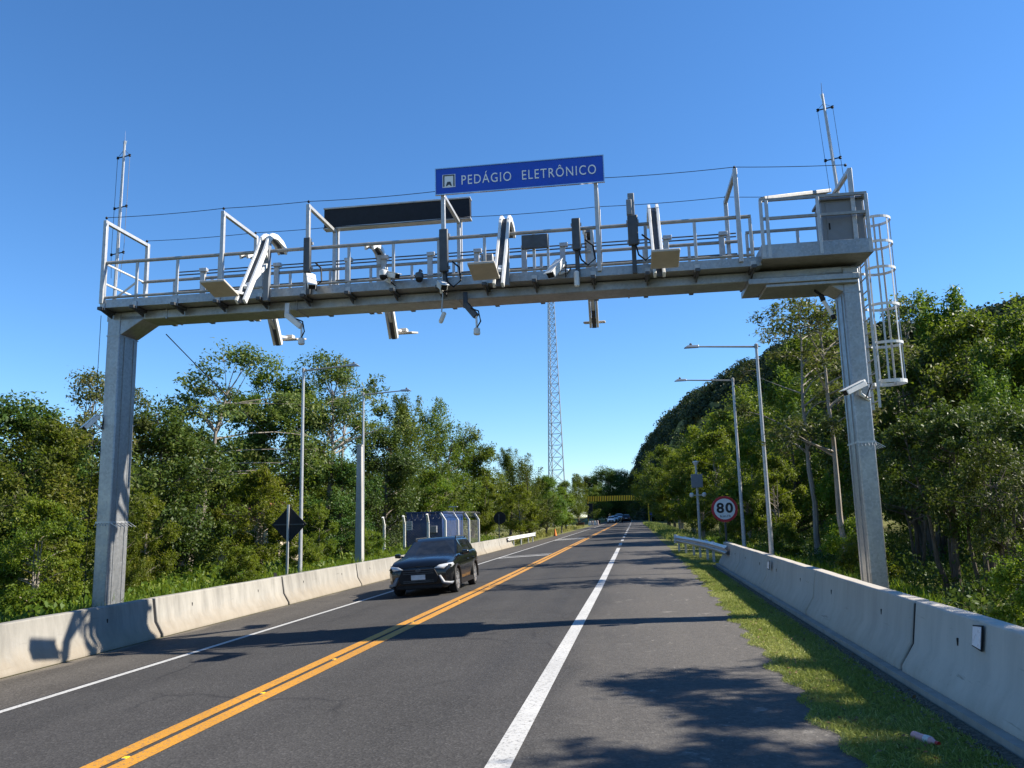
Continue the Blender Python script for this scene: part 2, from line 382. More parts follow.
rng = np.random.default_rng(7)
def leaf_mesh(name, c, d, n, L, Wd, mat, var=None):
    """many rhombic leaves: centres c, directions d, normals n"""
    k = len(c); s = np.cross(d, n); s /= np.linalg.norm(s, axis=1, keepdims=True) + 1e-9
    L = np.broadcast_to(L, (k,))[:, None]; Wd = np.broadcast_to(Wd, (k,))[:, None]
    nn = np.cross(s, d)
    v = np.stack([c - d * L / 2, c + s * Wd / 2 + nn * Wd * 0.12, c + d * L / 2, c - s * Wd / 2 + nn * Wd * 0.12], 1).reshape(-1, 3).astype(np.float32)
    me = bpy.data.meshes.new(name); me.vertices.add(4 * k); me.vertices.foreach_set("co", v.ravel())
    me.loops.add(4 * k); me.loops.foreach_set("vertex_index", np.arange(4 * k, dtype=np.int32))
    me.polygons.add(k); me.polygons.foreach_set("loop_start", np.arange(0, 4 * k, 4, dtype=np.int32))
    me.update(calc_edges=True)
    a = me.attributes.new("leafvar", 'FLOAT', 'FACE'); a.data.foreach_set("value", (rng.random(k) if var is None else var).astype(np.float32))
    me.materials.append(MATS[mat]); return me
def unit(a): return a / (np.linalg.norm(a, axis=1, keepdims=True) + 1e-9)

# ------------------------------------------------------------------ setting: ground, road, markings, hill
def sheet(name, xs, ys, mat, dz=0.0, jag=None, kind='structure'):
    mb = MB(); ny = len(ys)
    for j, y in enumerate(ys):
        for i, x in enumerate(xs):
            xx = x + bend(y)
            if jag and i == len(xs) - 1: xx += jag(y)
            mb.v.append((xx, y, gz(xx, y) + dz))
    nx = len(xs)
    for j in range(ny - 1):
        for i in range(nx - 1):
            a = j * nx + i; mb.f.append((a, a + 1, a + 1 + nx, a + nx))
    o = mb.build(name, mat, smooth=False, fix=False); return tag(o, kind=kind)
sheet("ground", PX, YS, "ground")
yr = [y for y in YS if y <= 350]
ye = sorted(set(yr) | set(np.arange(2, 50, 0.22).round(2)))
_jr = random.Random(3); _jt = [_jr.uniform(-1, 1) for _ in range(400)]
def jag(y):
    u = (y + 60) * 0.9; i = int(u) % 398; f = u - int(u); a = _jt[i] * (1 - f) + _jt[i + 1] * f
    return 0.05 * a + _jr.uniform(-0.04, 0.04) + float(np.interp(y, [-60, 4, 8, 14, 25, 60, 200], [-0.1, -0.08, 0.02, 0.05, 0.16, 0.1, 0.0]))
mbx = [-7.3, -7.19, -4.49, -1.05, 1.6]
sheet("road", mbx, ye, "asphalt", 0.008, jag)
sheet("shoulder", [-9.10, -7.3], ye, "asphalt_shoulder", 0.004)
def stripe(name, xc, w, segs, mat, dz=0.013):
    mb = MB()
    for y0, y1 in segs:
        ys = [y0] + [y for y in ye if y0 < y < y1] + [y1]
        for a, b in zip(ys[:-1], ys[1:]):
            q = [(xc - w / 2 + bend(a), a), (xc + w / 2 + bend(a), a), (xc + w / 2 + bend(b), b), (xc - w / 2 + bend(b), b)]
            mb.add([(x, y, gz(x, y) + dz) for x, y in q], [(0, 1, 2, 3)])
    return tag(mb.build(name, mat, smooth=False, fix=False), kind='structure')
stripe("road_edge_line", -1.04, 0.19, [(-20, 47)] + [(51 + 9 * i, 55.5 + 9 * i) for i in range(28)], "white_paint")
stripe("road_shoulder_line", -6.42 * 1.115, 0.12, [(-20, 300)], "white_paint")
stripe("road_centre_line", -4.10, 0.18, [(-20, 300)], "yellow_paint")
stripe("road_centre_line", -4.345, 0.17, [(-20, 300)], "yellow_paint")
stripe("road_cross_line", -5.8, 2.6, [(42, 42.5), (43.5, 43.8), (72, 73.2), (75, 75.8)], "white_paint")

def gravel():
    mb = MB(); ys = list(np.arange(1, 30, .25)); jr = random.Random(8)
    for y in ys:
        a = xr_(y); l = a - .15 + jr.uniform(-.07, .05)
        for x, dz in ((l, .006), (a - .10, .03), (a - .04, .045)): mb.v.append((x, y, gz(x, y) + dz))
    for j in range(len(ys) - 1):
        for i in range(2): a = j * 3 + i; mb.f.append((a, a + 1, a + 4, a + 3))
    tag(mb.build("gravel_strip_ground", "dark_gravel", smooth=False, fix=False), kind='structure')
    r = np.random.default_rng(14); mb = MB()
    for _ in range(1600):
        y = 1.5 + 22 * r.random() ** 1.6; x = xr_(y) - .08 - abs(r.normal()) * .13; q = r.uniform(.005, .015); z = gz(x, y) + .03
        mb.add([(x - q, y, z), (x + q * .8, y - q * .5, z), (x + q * .3, y + q, z), (x, y, z + q * 1.1)], [(0, 1, 3), (1, 2, 3), (2, 0, 3)])
    tag(mb.build("gravel", "stone_chip", smooth=False, fix=False), "loose stone chips along the foot of the grey barriers", kind='stuff')
xr_ = lambda y: 2.70 + bend(y) * .7
gravel()
# the wooded hill beyond the right-hand trees
ridge = [(645, 468), (647, 459), (650, 449), (652, 437), (668, 420), (684, 402), (702, 388), (722, 376), (742, 361), (762, 352), (792, 338), (824, 326), (866, 318), (910, 318), (955, 312), (985, 300), (1030, 290), (1120, 280), (1260, 275)]
def hill_grid():
    R = []
    for px, py in ridge:                                            # a crest about 50 m high closing in on the road
        d = ray(px, py); t = 45.0 / d[2]; R.append(Vector((d[0] * t, d[1] * t, H + 45.0)))
    cols = []; prof = [(-34, 0.0), (-30, 0.2), (-24, 0.44), (-17, 0.68), (-9, 0.88), (-3, 0.97), (0, 1.0), (6, 0.99), (22, 0.85), (60, 0.5), (110, 0.0)]
    hr = random.Random(5)
    for i in range(len(R) * 3 - 2):
        a = R[i // 3]; b = R[min(i // 3 + 1, len(R) - 1)]; p = a.lerp(b, (i % 3) / 3)
        fz = min(1.0, max(.3, 270 / p.y)); cols.append([(p.x + s * (fz if s < 0 else 1) + (0 if s == 0 else hr.uniform(-1.5, 1.5)), p.y + (0 if s == 0 else hr.uniform(-3, 3)), -1.0 + (p.z - 2.5) * h + (0 if h in (0, 1) else hr.uniform(-1.0, 1.0))) for s, h in prof])
    return cols
hc = hill_grid(); mb = MB(); nr = len(hc[0])
for c in hc: mb.v += c
for i in range(len(hc) - 1):
    for j in range(nr - 1): a = i * nr + j; mb.f.append((a, a + nr, a + nr + 1, a + 1))
tag(mb.build("hill", "ground", fix=True), kind='structure')
def hill_forest():
    r = np.random.default_rng(11); G = np.array(hc); C = []; Dn = []; V = []
    for _ in range(2300):
        i = r.integers(0, len(hc) - 1); j = r.integers(0, 7); u, v = r.random(2)
        if i < 8 and v < 2: j = min(j, 5)
        p = (G[i, j] * (1 - u) + G[i + 1, j] * u) * (1 - v) + (G[i, j + 1] * (1 - u) + G[i + 1, j + 1] * u) * v
        rad = r.choice([1.3, 2.0, 2.8, 3.6, 4.6], p=[.2, .25, .25, .2, .1]) * r.uniform(.85, 1.15); k = int(60 + 26 * rad)
        q = unit(r.normal(size=(k, 3))) * rad * r.random((k, 1)) ** 0.35 * np.array([1, 1, 0.85])
        q[:, 2] = np.abs(q[:, 2]) * 1.0
        C.append(p + q); Dn.append(q); V.append(np.clip(r.normal(r.uniform(0.2, 0.7), 0.2, k), 0, 1))
    C = np.concatenate(C); Dn = np.concatenate(Dn); k = len(C)
    n = unit(unit(Dn) + r.normal(size=(k, 3)) * 0.5); d = unit(np.cross(n, r.normal(size=(k, 3))))
    me = leaf_mesh("hillside_forest", C, d, n, r.uniform(0.6, 1.3, k), r.uniform(0.35, 0.75, k), "leaf_hill", np.concatenate(V))
    o = bpy.data.objects.new("hillside_forest", me); COL.objects.link(o); tag(o, "dark dense forest covering the steep hill", "forest", kind='stuff')
hill_forest()

# ------------------------------------------------------------------ trees
def tree_proto(kind, seed):
    """one tree about 10 m tall: (trunk mesh, crown mesh); limbs reach out to leaf clumps spread through the crown's volume"""
    r = np.random.default_rng(seed); pr = random.Random(seed)
    mb = MB(); P = dict(dense=dict(n=46, z0=1.6, z1=9.6, rad=3.4, shape=0.75, lk=640, cr=(0.75, 1.35), ll=0.21, tr=0.19, mat="leaf_mid", bark="bark_dark"),
             dark=dict(n=54, z0=1.2, z1=9.4, rad=3.7, shape=0.8, lk=620, cr=(0.8, 1.4), ll=0.21, tr=0.2, mat="leaf_dark", bark="bark_dark"),
             bright=dict(n=36, z0=2.2, z1=9.5, rad=3.3, shape=0.7, lk=600, cr=(0.7, 1.3), ll=0.24, tr=0.17, mat="leaf_bright", bark="bark_pale"),
             tall=dict(n=34, z0=4.2, z1=9.8, rad=2.7, shape=0.9, lk=280, cr=(0.5, 0.95), ll=0.18, tr=0.18, mat="leaf_olive", bark="bark_pale"),
             slim=dict(n=22, z0=4.4, z1=9.9, rad=1.9, shape=1.0, lk=230, cr=(0.4, 0.7), ll=0.16, tr=0.10, mat="leaf_olive", bark="bark_pale"),
             feather=dict(n=48, z0=1.4, z1=9.2, rad=3.3, shape=0.55, lk=420, cr=(0.6, 1.0), ll=0.21, tr=0.17, mat="leaf_mid", bark="bark_dark"),
             canopy=dict(n=24, z0=8.5, z1=9.7, rad=2.6, shape=0.3, lk=420, cr=(0.4, 0.75), ll=0.19, tr=0.16, mat="leaf_olive", bark="bark_pale"),
             thicket=dict(n=46, z0=3.6, z1=9.5, rad=4.0, shape=0.6, lk=230, cr=(0.6, 1.2), ll=0.25, tr=0.24, mat="leaf_dark", bark="bark_dark"),
             bush=dict(n=44, z0=0.5, z1=9.0, rad=4.2, shape=0.7, lk=480, cr=(0.9, 1.5), ll=0.32, tr=0.12, mat="leaf_bright", bark="bark_pale"))[kind]
    open_ = kind in ("tall", "slim", "canopy")
    # trunk: one stem or two to three
    stems = []
    for s in range(1 if kind in ("slim", "dense", "dark") else (5 if kind == "thicket" else 3 if kind in ("bush", "bright") else 2)):
        a = r.uniform(0, 6.28); lean = r.uniform(0.1, 0.9) if kind not in ("slim", "thicket") else (0.25 if kind == "slim" else r.uniform(0.8, 2.6))
        top = np.array([math.cos(a) * lean, math.sin(a) * lean, P["z1"] * (0.97 if kind == "slim" else r.uniform(0.78, 0.9))])
        mid = np.array([math.cos(a) * lean * r.uniform(0.1, 0.7) + r.normal() * 0.18, math.sin(a) * lean * 0.5 + r.normal() * 0.18, top[2] * 0.5])
        b0 = np.array([math.cos(a) * 0.12 * s, math.sin(a) * 0.12 * s, -0.3])
        pts = [b0 * (1 - u) ** 2 + 2 * mid * u * (1 - u) + top * u * u for u in np.linspace(0, 1, 9)]
        pts = [p + (r.normal(size=3) * 0.05 if 0 < i < 8 else 0) for i, p in enumerate(pts)]
        tr = P["tr"] * (1 if s == 0 else r.uniform(0.55, 0.8))
        rs = [tr * (1.35 if i == 0 else 1) * (1 - 0.88 * i / 8) for i in range(9)]
        mb.tube([tuple(p) for p in pts], rs, 7); stems.append((pts, rs))
    C = []; D = []; Nn = []; Ls = []; Vv = []
    zc = (P["z0"] + P["z1"]) / 2; hz = (P["z1"] - P["z0"]) / 2
    lop = r.normal(size=4) * 0.16
    for i in range(P["n"]):
        for _ in range(30):
            u = r.uniform(-1, 1); ang = r.uniform(0, 6.28)
            prof = max(0.0, 1 - abs(u) ** 2.2) ** 0.5 * (1 - 0.25 * u * P["shape"]) if not kind == "feather" else (1.0 - 0.42 * (u + 1)) * (1 if u > -0.8 else 0.6)
            rr = r.random() ** (0.42) * prof
            if open_ and kind != "canopy" and rr < 0.25 and u < 0.6: continue
            break
        skew = 1 + lop[0] * math.cos(ang) + lop[1] * math.sin(ang) + lop[2] * math.cos(2 * ang) + lop[3] * math.sin(3 * ang)
        c = np.array([math.cos(ang) * rr * P["rad"] * skew, math.sin(ang) * rr * P["rad"] * skew, zc + u * hz])
        pts, rs = stems[i % len(stems)]
        tz = max(0.12, min(0.96, (c[2] - rr * (1.6 if kind == "feather" else 1.1)) / pts[-1][2])); j = tz * 8; jj = int(min(7, j)); base = pts[jj] * (1 - (j - jj)) + pts[jj + 1] * (j - jj)
        r0 = max(0.024, rs[jj] * 0.62); m = (base + c) / 2 + np.array([0, 0, -0.22 if kind == "feather" else 0.25]) + r.normal(size=3) * 0.18
        br = [base * (1 - t) ** 2 + 2 * m * t * (1 - t) + c * t * t for t in (0, 0.3, 0.6, 0.85, 1.0)]
        mb.tube([tuple(p) for p in br], [r0, r0 * 0.75, r0 * 0.5, r0 * 0.3, 0.008], 5, cap=False)
        cr = r.uniform(*P["cr"]); k = int(P["lk"] * r.uniform(0.6, 1.25))
        if kind == "feather":
            ax = unit((c - base)[None] * np.array([1, 1, 0.5]) + np.array([[0, 0, 1.5]]))[0]
            t = r.uniform(-0.5, 1.0, k); q = ax * (t * 1.35)[:, None] + r.normal(size=(k, 3)) * (0.3 * (1.05 - 0.75 * t.clip(0, 1)))[:, None]
        else:
            # sub-tufts on the shell of the clump, flatter when open
            nt_ = 8; tc = unit(r.normal(size=(nt_, 3))) * r.uniform(0.35, 1.0, (nt_, 1)); tc[:, 2] *= 0.68 if open_ else 0.78
            w = r.integers(0, nt_, k); q = (tc[w] + r.normal(size=(k, 3)) * np.array([0.23, 0.23, 0.19 if open_ else 0.19])) * cr
            for a in tc[:4]: mb.tube([tuple(c - a * 0.1), tuple(c + a * cr * 0.95)], [0.012, 0.004], 4, cap=False)
        C.append(c + q)
        o = unit(q + (c - np.array([0, 0, zc])) * 0.35 + np.array([0, 0, 0.35]))
        nn = unit(o * 0.7 + np.array([0, 0, 0.55]) + r.normal(size=(k, 3)) * 0.75)
        d = unit(np.cross(nn, r.normal(size=(k, 3))) + o * 0.35); nn = unit(nn - d * (nn * d).sum(1, keepdims=True))
        D.append(d); Nn.append(nn); Ls.append(P["ll"] * r.uniform(0.6, 1.25, k)); Vv.append(np.clip(r.normal(r.uniform(0.2, 0.75), 0.18, k), 0, 1))
    C = np.concatenate(C); C[:, 2] = np.maximum(C[:, 2], 0.1); L = np.concatenate(Ls)
    crown = leaf_mesh("crown", C, np.concatenate(D), np.concatenate(Nn), L, L * (0.34 if kind in ("feather", "slim") else 0.46), P["mat"], np.concatenate(Vv))
    tm = mb.build("trunk", P["bark"], fix=False); me = tm.data; bpy.data.objects.remove(tm)
    return me, crown, P
PROTO = {k: [tree_proto(k, s) for s in seeds] for k, seeds in dict(dense=(1, 2, 3), dark=(4, 5), bright=(6, 7), tall=(8, 9), slim=(10, 11), feather=(12, 13), bush=(14, 15), thicket=(16, 17), canopy=(18, 19)).items()}
KIND_NAME = dict(dense="broadleaf_tree", dark="broadleaf_tree", bright="young_tree", tall="tall_tree", slim="slender_tree", feather="feathery_tree", thicket="thicket_tree", canopy="flat_crowned_tree", bush="shrub")
trr = random.Random(21); _cnt = {}
def tree(kind, x, y, h, label, wide=1.0, group=None, lean=0.0):
    i = _cnt.get(kind, 0); _cnt[kind] = i + 1
    tm, cm, P = PROTO[kind][i % len(PROTO[kind])]
    t = thing(KIND_NAME[kind], label, "shrub" if kind == "bush" else "tree", (x, y, gz(x, y)), trr.uniform(0, 6.28), group)
    s = h / 9.9; t.scale = (s * wide, s * wide, s)
    if lean: t.rotation_euler = (Matrix.Rotation(math.radians(lean), 3, 'Y') @ Matrix.Rotation(t.rotation_euler.z, 3, 'Z')).to_euler(); t.location.x -= h * math.sin(math.radians(lean))
    for nm, me in (("trunk", tm), ("crown", cm)):
        o = bpy.data.objects.new(nm, me); COL.objects.link(o); o.parent = t
    return t
def treeX(kind, px, py, X, label, wide=1.0, group=None, lean=0.0):
    p = atX(px, py, X); return tree(kind, p.x, p.y, p.z - gz(p.x, p.y), label, wide, group, lean)
def treeY(kind, px, py, Y, label, wide=1.0, group=None):
    p = atY(px, py, Y); return tree(kind, p.x, p.y, p.z - gz(p.x, p.y), label, wide, group)

# ------------------------------------------------------------------ concrete barriers, kerb, guardrails
def fit(o, parent):
    """parent a mesh built in world coordinates under an unrotated thing or part"""
    s = Vector((0, 0, 0)); p = parent
    while p is not None: s += p.location; p = p.parent
    o.parent = parent; o.location = -s; return o
def wb(mb, name, mat, parent, **kw): return fit(mb.build(name, mat, **kw), parent)
BP = [(0, 0), (0, .07), (.14, .30), (.205, .74), (.385, .74), (.45, .30), (.59, .07), (.59, 0)]
def barrier(p0, p1, side, mat, label, group, lift=0.0):
    p0, p1 = Vector(p0), Vector(p1); d = p1 - p0; L = d.length; mid = (p0 + p1) / 2
    mb = MB(); nseg = 10; n = len(BP); jr = random.Random(label)
    for i in range(nseg + 1):
        y = -L / 2 + 0.048 + (L - 0.096) * i / nseg
        for (x, z) in BP: mb.v.append((side * (x + jr.uniform(-.003, .003)), y, z + (jr.uniform(-.004, .004) if z > 0.5 else 0)))
    for i in range(nseg):
        for k in range(n): a = i * n + k; b = i * n + (k + 1) % n; mb.f.append((a, b, b + n, a + n))
    mb.f.append(tuple(range(n))); mb.f.append(tuple(nseg * n + k for k in reversed(range(n))))
    o = mb.build("concrete_barrier", mat, bevel=0.018)
    o.location = mid + Vector((0, 0, lift)); o.rotation_euler = (math.atan2(d.z, math.hypot(d.x, d.y)), 0, math.atan2(d.y, d.x) - math.pi / 2)
    for yy in (-L * 0.27, L * 0.25):                               # lifting slots
        h = MB(); h.box((side * .172, yy, .49), (.02, .035, .075)); h.build("lifting_slot", "black_plastic", o, bevel=.012)
    h = MB(); h.prism([(side * (a * .86 + .045), b_ * .955) for a, b_ in BP], L / 2 - .048, L / 2 + .048, axis=1); h.build("joint_gap_shade", "black_plastic", o)  # added black solid in the open joint, standing in for its deep shade
    return tag(o, label, "barrier", group)
def xr(y): return 2.78 + bend(y) * .7 + float(np.interp(y, [19.6, 24.6, 29.6], [0, .0, .05]))
rl = ["pale grey concrete barrier nearest the camera beside the grass, in front of the reflector barrier", "grey concrete barrier carrying the white reflector, above the pink bottle", "grey concrete barrier in front of the gantry column with the ladder cage",
      "grey concrete barrier just past the ladder column, before the small far reflector", "short looking grey barrier between the two reflector barriers and the guardrail", "last grey concrete barrier, joined to the steel guardrail by the speed limit sign"]
ry = [-0.4, 4.6, 9.6, 14.6, 19.6, 24.6, 29.6]
for i in range(6):
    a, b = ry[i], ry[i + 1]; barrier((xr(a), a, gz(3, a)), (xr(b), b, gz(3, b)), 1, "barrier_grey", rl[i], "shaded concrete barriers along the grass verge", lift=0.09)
mb = MB()
for a, b in zip(ry[:-1], ry[1:]):
    z = 0.0
    q = [(xr(a) - .10, a), (xr(a) + .65, a), (xr(b) + .65, b), (xr(b) - .10, b)]
    mb.add([(x, y, -0.3) for x, y in q] + [(x, y, 0.088) for x, y in q], [(4, 5, 6, 7), (0, 1, 5, 4), (1, 2, 6, 5), (2, 3, 7, 6), (3, 0, 4, 7)])
tag(mb.build("kerb_foundation", "post_concrete"), kind='structure')
ly = [15.1 + 5.8 * k for k in range(-3, 9)]
ll = ["pale concrete barrier beside the camera, mostly outside the picture", "sunlit concrete barrier at the picture's edge before the gantry shadow", "sunlit concrete barrier crossed by the shadow of a gantry antenna arm", "sunlit concrete barrier after the joint by the shaded one, below the tall leaning tree",
      "sunlit concrete barrier with a black reflector at its near joint, under the dark diamond sign", "sunlit concrete barrier below the square concrete pole", "pale concrete barrier partly hidden by the black suv's bonnet", "pale concrete barrier directly behind the black suv", "pale concrete barrier in front of the fenced blue container",
      "pale concrete barrier beside the suv's rear, past the blue container", "last pale concrete barrier before the white guardrail"]
for i in range(11):
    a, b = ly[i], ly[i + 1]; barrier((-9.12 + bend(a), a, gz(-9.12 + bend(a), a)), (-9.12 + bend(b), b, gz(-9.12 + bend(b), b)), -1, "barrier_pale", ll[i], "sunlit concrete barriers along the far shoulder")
def reflector(loc, tilt, label, w=.012, h=.2, d=.11, rz=0.0):
    t = thing("barrier_reflector", label, "reflector", loc, rz, "reflectors on the barriers")
    m = MB(); m.prism([(-d / 2, -h / 2), (d / 2, -h / 2 + .02), (d / 2, h / 2 - .02), (-d / 2, h / 2)], -.006, .006, axis=0); a = m.build("backing", "black_plastic", t)
    m = MB(); m.prism([(-d / 2 + .014, -h / 2 + .016), (d / 2 - .014, -h / 2 + .03), (d / 2 - .014, h / 2 - .03), (-d / 2 + .014, h / 2 - .016)], -.011, -.0065, axis=0); b = m.build("lens", "reflector", t)
    a.rotation_euler = b.rotation_euler = (0, tilt, 0); return t
p = atX(977, 637, 2.955); reflector((2.96, p.y, p.z), 0.15, "white trapezoid reflector on the near grey barrier beside the bottle", h=.22, d=.2)
p = atX(769.5, 565, 3.02); reflector((3.0, p.y, p.z), 0.15, "small white reflector on the grey barrier near the lamp posts", h=.2, d=.25)
p = atX(275, 577, -9.30); reflector((-9.29, p.y, p.z + .02), -0.15, "black backed reflector standing at a joint of the sunlit barrier", h=.2, d=.18)
def sweep(path, prof, mb=None):
    """profile of (outward, z) pairs along a path of (x, y, z, nx, ny)"""
    mb = mb or MB(); n = len(prof); o = len(mb.v)
    for (x, y, z, nx, ny) in path:
        for (a, b) in prof: mb.v.append((x + nx * a, y + ny * a, z + b))
    for i in range(len(path) - 1):
        for k in range(n): p_, q_ = o + i * n + k, o + i * n + (k + 1) % n; mb.f.append((p_, q_, q_ + n, p_ + n))
    mb.f.append(tuple(o + k for k in range(n))); e = o + (len(path) - 1) * n; mb.f.append(tuple(e + k for k in reversed(range(n)))); return mb
WB = [(0, -.155), (.035, -.12), (.075, -.09), (.075, -.06), (.01, -.02), (.01, .02), (.075, .06), (.075, .09), (.035, .12), (0, .155), (-.006, .155), (.03, .115), (.069, .085), (.069, .062), (.004, .022), (.004, -.022), (.069, -.062), (.069, -.085), (.03, -.115), (-.006, -.155)]
def guardrail(path, nrm, label, mat, posts, term):
    t = thing("guardrail", label, "guardrail", (path[0][0], path[0][1], path[0][2] - .6))
    pts = [(x, y, z, nrm, 0) for x, y, z in path]
    wb(sweep(pts, WB), "rail_beam", mat, t)
    for (x, y) in posts:
        z = float(np.interp(y, [q[1] for q in path], [q[2] for q in path]))
        m = MB(); m.box((x - nrm * .10, y, z - .32), (.09, .13, .98)); wb(m, "post", mat, t, bevel=.006)
    x, y, z = path[term]
    m = MB(); m.box((x + nrm * .02, y + (.04 if term else -.04), z), (.16, .07, .42)); wb(m, "end_terminal", "white_metal", t, bevel=.02)
    return t
pr = [(3.06, 27.2), (3.03, 30.2), (2.88, 33.5), (2.62, 37), (2.22, 41)]
guardrail([(x, y, gz(x, y) + .62) for x, y in pr], -1, "galvanised steel guardrail running from the grey barrier end into the verge grass", "pale_galvanised", [(x + .02, y) for x, y in pr[2:]] + [(2.97, 31.8), (2.76, 35.2), (2.43, 39)], -1)
guardrail([(x, y, gz(x, y) + .62) for x, y in ((-8.75, 59.0), (-8.7, 64), (-8.55, 69), (-8.4, 73))], 1, "white steel guardrail with a square end at the end of the sunlit barriers", "white_metal", [(-8.72, 62.5), (-8.6, 66), (-8.5, 70), (-8.42, 72.5)], -1)

# ------------------------------------------------------------------ the toll gantry
YF, YB = 15.05, 15.67           # front and back of the columns
YN, YR = 14.72, 16.10           # near and far railing
G = thing("toll_gantry", "grey galvanised steel toll gantry spanning the road on two square columns", "gantry", (-3.1, 15.36, 0))
def column(x0, x1, label):
    zb = gz((x0 + x1) / 2, 15.4) - .3; m = MB(); m.box(((x0 + x1) / 2, (YF + YB) / 2, (zb + 6.2) / 2), (x1 - x0, YB - YF, 6.2 - zb))
    c = wb(m, "column", "steel", G, bevel=.025)
    m = MB()
    for z in (5.72,): m.box(((x0 + x1) / 2, (YF + YB) / 2, z), (x1 - x0 + .014, YB - YF + .014, .02))
    m.box(((x0 + x1) / 2, YF - .004, (zb + 5.0) / 2), (.05, .012, 5.0 - zb)) if False else None
    wb(m, "weld_seam", "steel", c)
    s = 1 if x0 < -3 else -1; xi = x1 if s > 0 else x0
    for yy in (YF + .16, YB - .14): m = MB(); m.box((xi + s * .006, yy, (zb + 5.7) / 2), (.014, .022, 5.7 - zb)); wb(m, "lip_seam", "steel", c)
    m = MB(); m.prism([(xi - s * .05, 5.74), (xi + s * .02, 5.74), (xi + s * .50, 6.04), (xi + s * .50, 6.12), (xi - s * .05, 6.12)], YF + .01, YB - .01, axis=1)
    wb(m, "knee_brace", "steel", c, bevel=.01)
    m = MB(); m.box(((x0 + x1) / 2, (YF + YB) / 2, zb + .31), (x1 - x0 + .3, YB - YF + .3, .05))
    for a in (-1, 1):
        for b in (-1, 1): m.tube([((x0 + x1) / 2 + a * (x1 - x0 + .16) / 2, (YF + YB) / 2 + b * (YB - YF + .16) / 2, zb + .3), ((x0 + x1) / 2 + a * (x1 - x0 + .16) / 2, (YF + YB) / 2 + b * (YB - YF + .16) / 2, zb + .42)], .02, 6)
    wb(m, "base_plate", "steel", c, bevel=.006)
column(-10.5, -10.2, "left"); column(4.06, 4.36, "right")
m = MB(); m.box((-3.07, (YF + YB) / 2, 6.12), (14.92, YB - YF - .02, .19)); beam = wb(m, "crossbeam", "steel", G, bevel=.02)
m = MB()
for x in (-9.2, -6.4, -3.1, .2, 2.4): m = MB(); m.box((x, (YF + YB) / 2, 6.12), (.03, YB - YF + .0, .21)); wb(m, "splice_flange", "steel", beam)
m = MB(); m.box((3.35, 15.40, 5.985), (1.95, 1.0, .11)); m.box((3.5, 15.40, 5.90), (1.62, .9, .062)); wb(m, "platform_bearer", "steel", G, bevel=.01)
# walkway floor, its brackets, kick plates
m = MB(); m.box((-3.9, (YN + YR) / 2, 6.245), (13.0, YR - YN, .05)); wk = wb(m, "walkway_floor", "steel", G)
m = MB()
for y in (YN - .012, YR + .012): m.box((-3.9, y, 6.30), (13.0, .022, .17))
wb(m, "kick_plate", "steel", wk, bevel=.004)
xs = [-10.38, -9.68, -8.8, -7.9, -7.0, -6.1, -5.2, -4.3, -3.4, -2.5, -1.55, -.45, .55, 1.45, 2.45]
for x in xs:
    m = MB(); m.box((x, (YN + YR) / 2, 6.185), (.09, YR - YN + .28, .065)); m.prism([(YN - .1, 6.15), (YN + .30, 6.15), (YN + .30, 6.06)], x - .015, x + .015, axis=0)
    wb(m, "walkway_bracket", "dark_metal", G, bevel=.008)
def rail(y, name, hs, mat):
    m = MB()
    for z, r in hs: m.tube([(-10.45, y, z), (2.47, y, z)], r, 10)
    r_ = wb(m, name, mat, G)
    for i, x in enumerate(xs):
        m = MB(); m.bar((x, y, 6.2), (x, y, 7.14), .055, .035); m.box((x, y + (-.03 if y < 15 else .03), 6.24), (.1, .03, .14)); wb(m, "baluster", "pale_galvanised", r_, bevel=.004)
    return r_
rail(YN, "near_railing", [(7.17, .036), (6.435, .028)], "rail_steel")
rail(YR, "far_railing", [(7.17, .034), (6.45, .026)], "rail_steel")
m = MB()
for z in (7.36, 7.29, 6.93): m.tube([(-9.65, YR + .05, z), (2.4, YR + .05, z)], .014, 6)
wb(m, "conduit_run", "dark_metal", G)
for x in [-9.0, -7.3, -5.7, -4.9, -3.9, -2.9, -1.9, -1.1, 1.0, 2.1]:
    m = MB(); m.box((x, YR - .02, 6.85), (.11, .07, 1.0)); m.box((x + .03, YR - .06, 7.33), (.17, .1, .08)); wb(m, "conduit_support", "pale_galvanised", G, bevel=.006)
# left end guard and cross brace
m = MB()
for z in (7.17, 6.75): m.tube([(-10.42, YN, z), (-10.42, YR, z)], .022, 8)
m.bar((-10.40, YN + .1, 6.3), (-9.7, YN + .05, 6.75), .03) ; wb(m, "end_rail", "white_metal", G)
def portal(x, z=8.07, zt=None, name="portal_frame"):
    m = MB(); zt = zt or z
    m.bar((x, YN - .04, 6.3), (x, YN - .04, zt), .075); m.bar((x, YR + .06, 6.3), (x, YR + .06, z), .075, .075); m.bar((x, YN - .04, z - .037), (x, YR + .0975, z - .037), .07)
    return wb(m, name, "pale_galvanised", G, bevel=.005)
for x, zt in ((-10.4, None), (-7.83, None), (-6.03, None), (-3.29, 8.03), (-.33, 8.03), (2.24, 8.1), (4.26, 7.93)): portal(x, 7.93 if x > 4 else 8.07, zt)
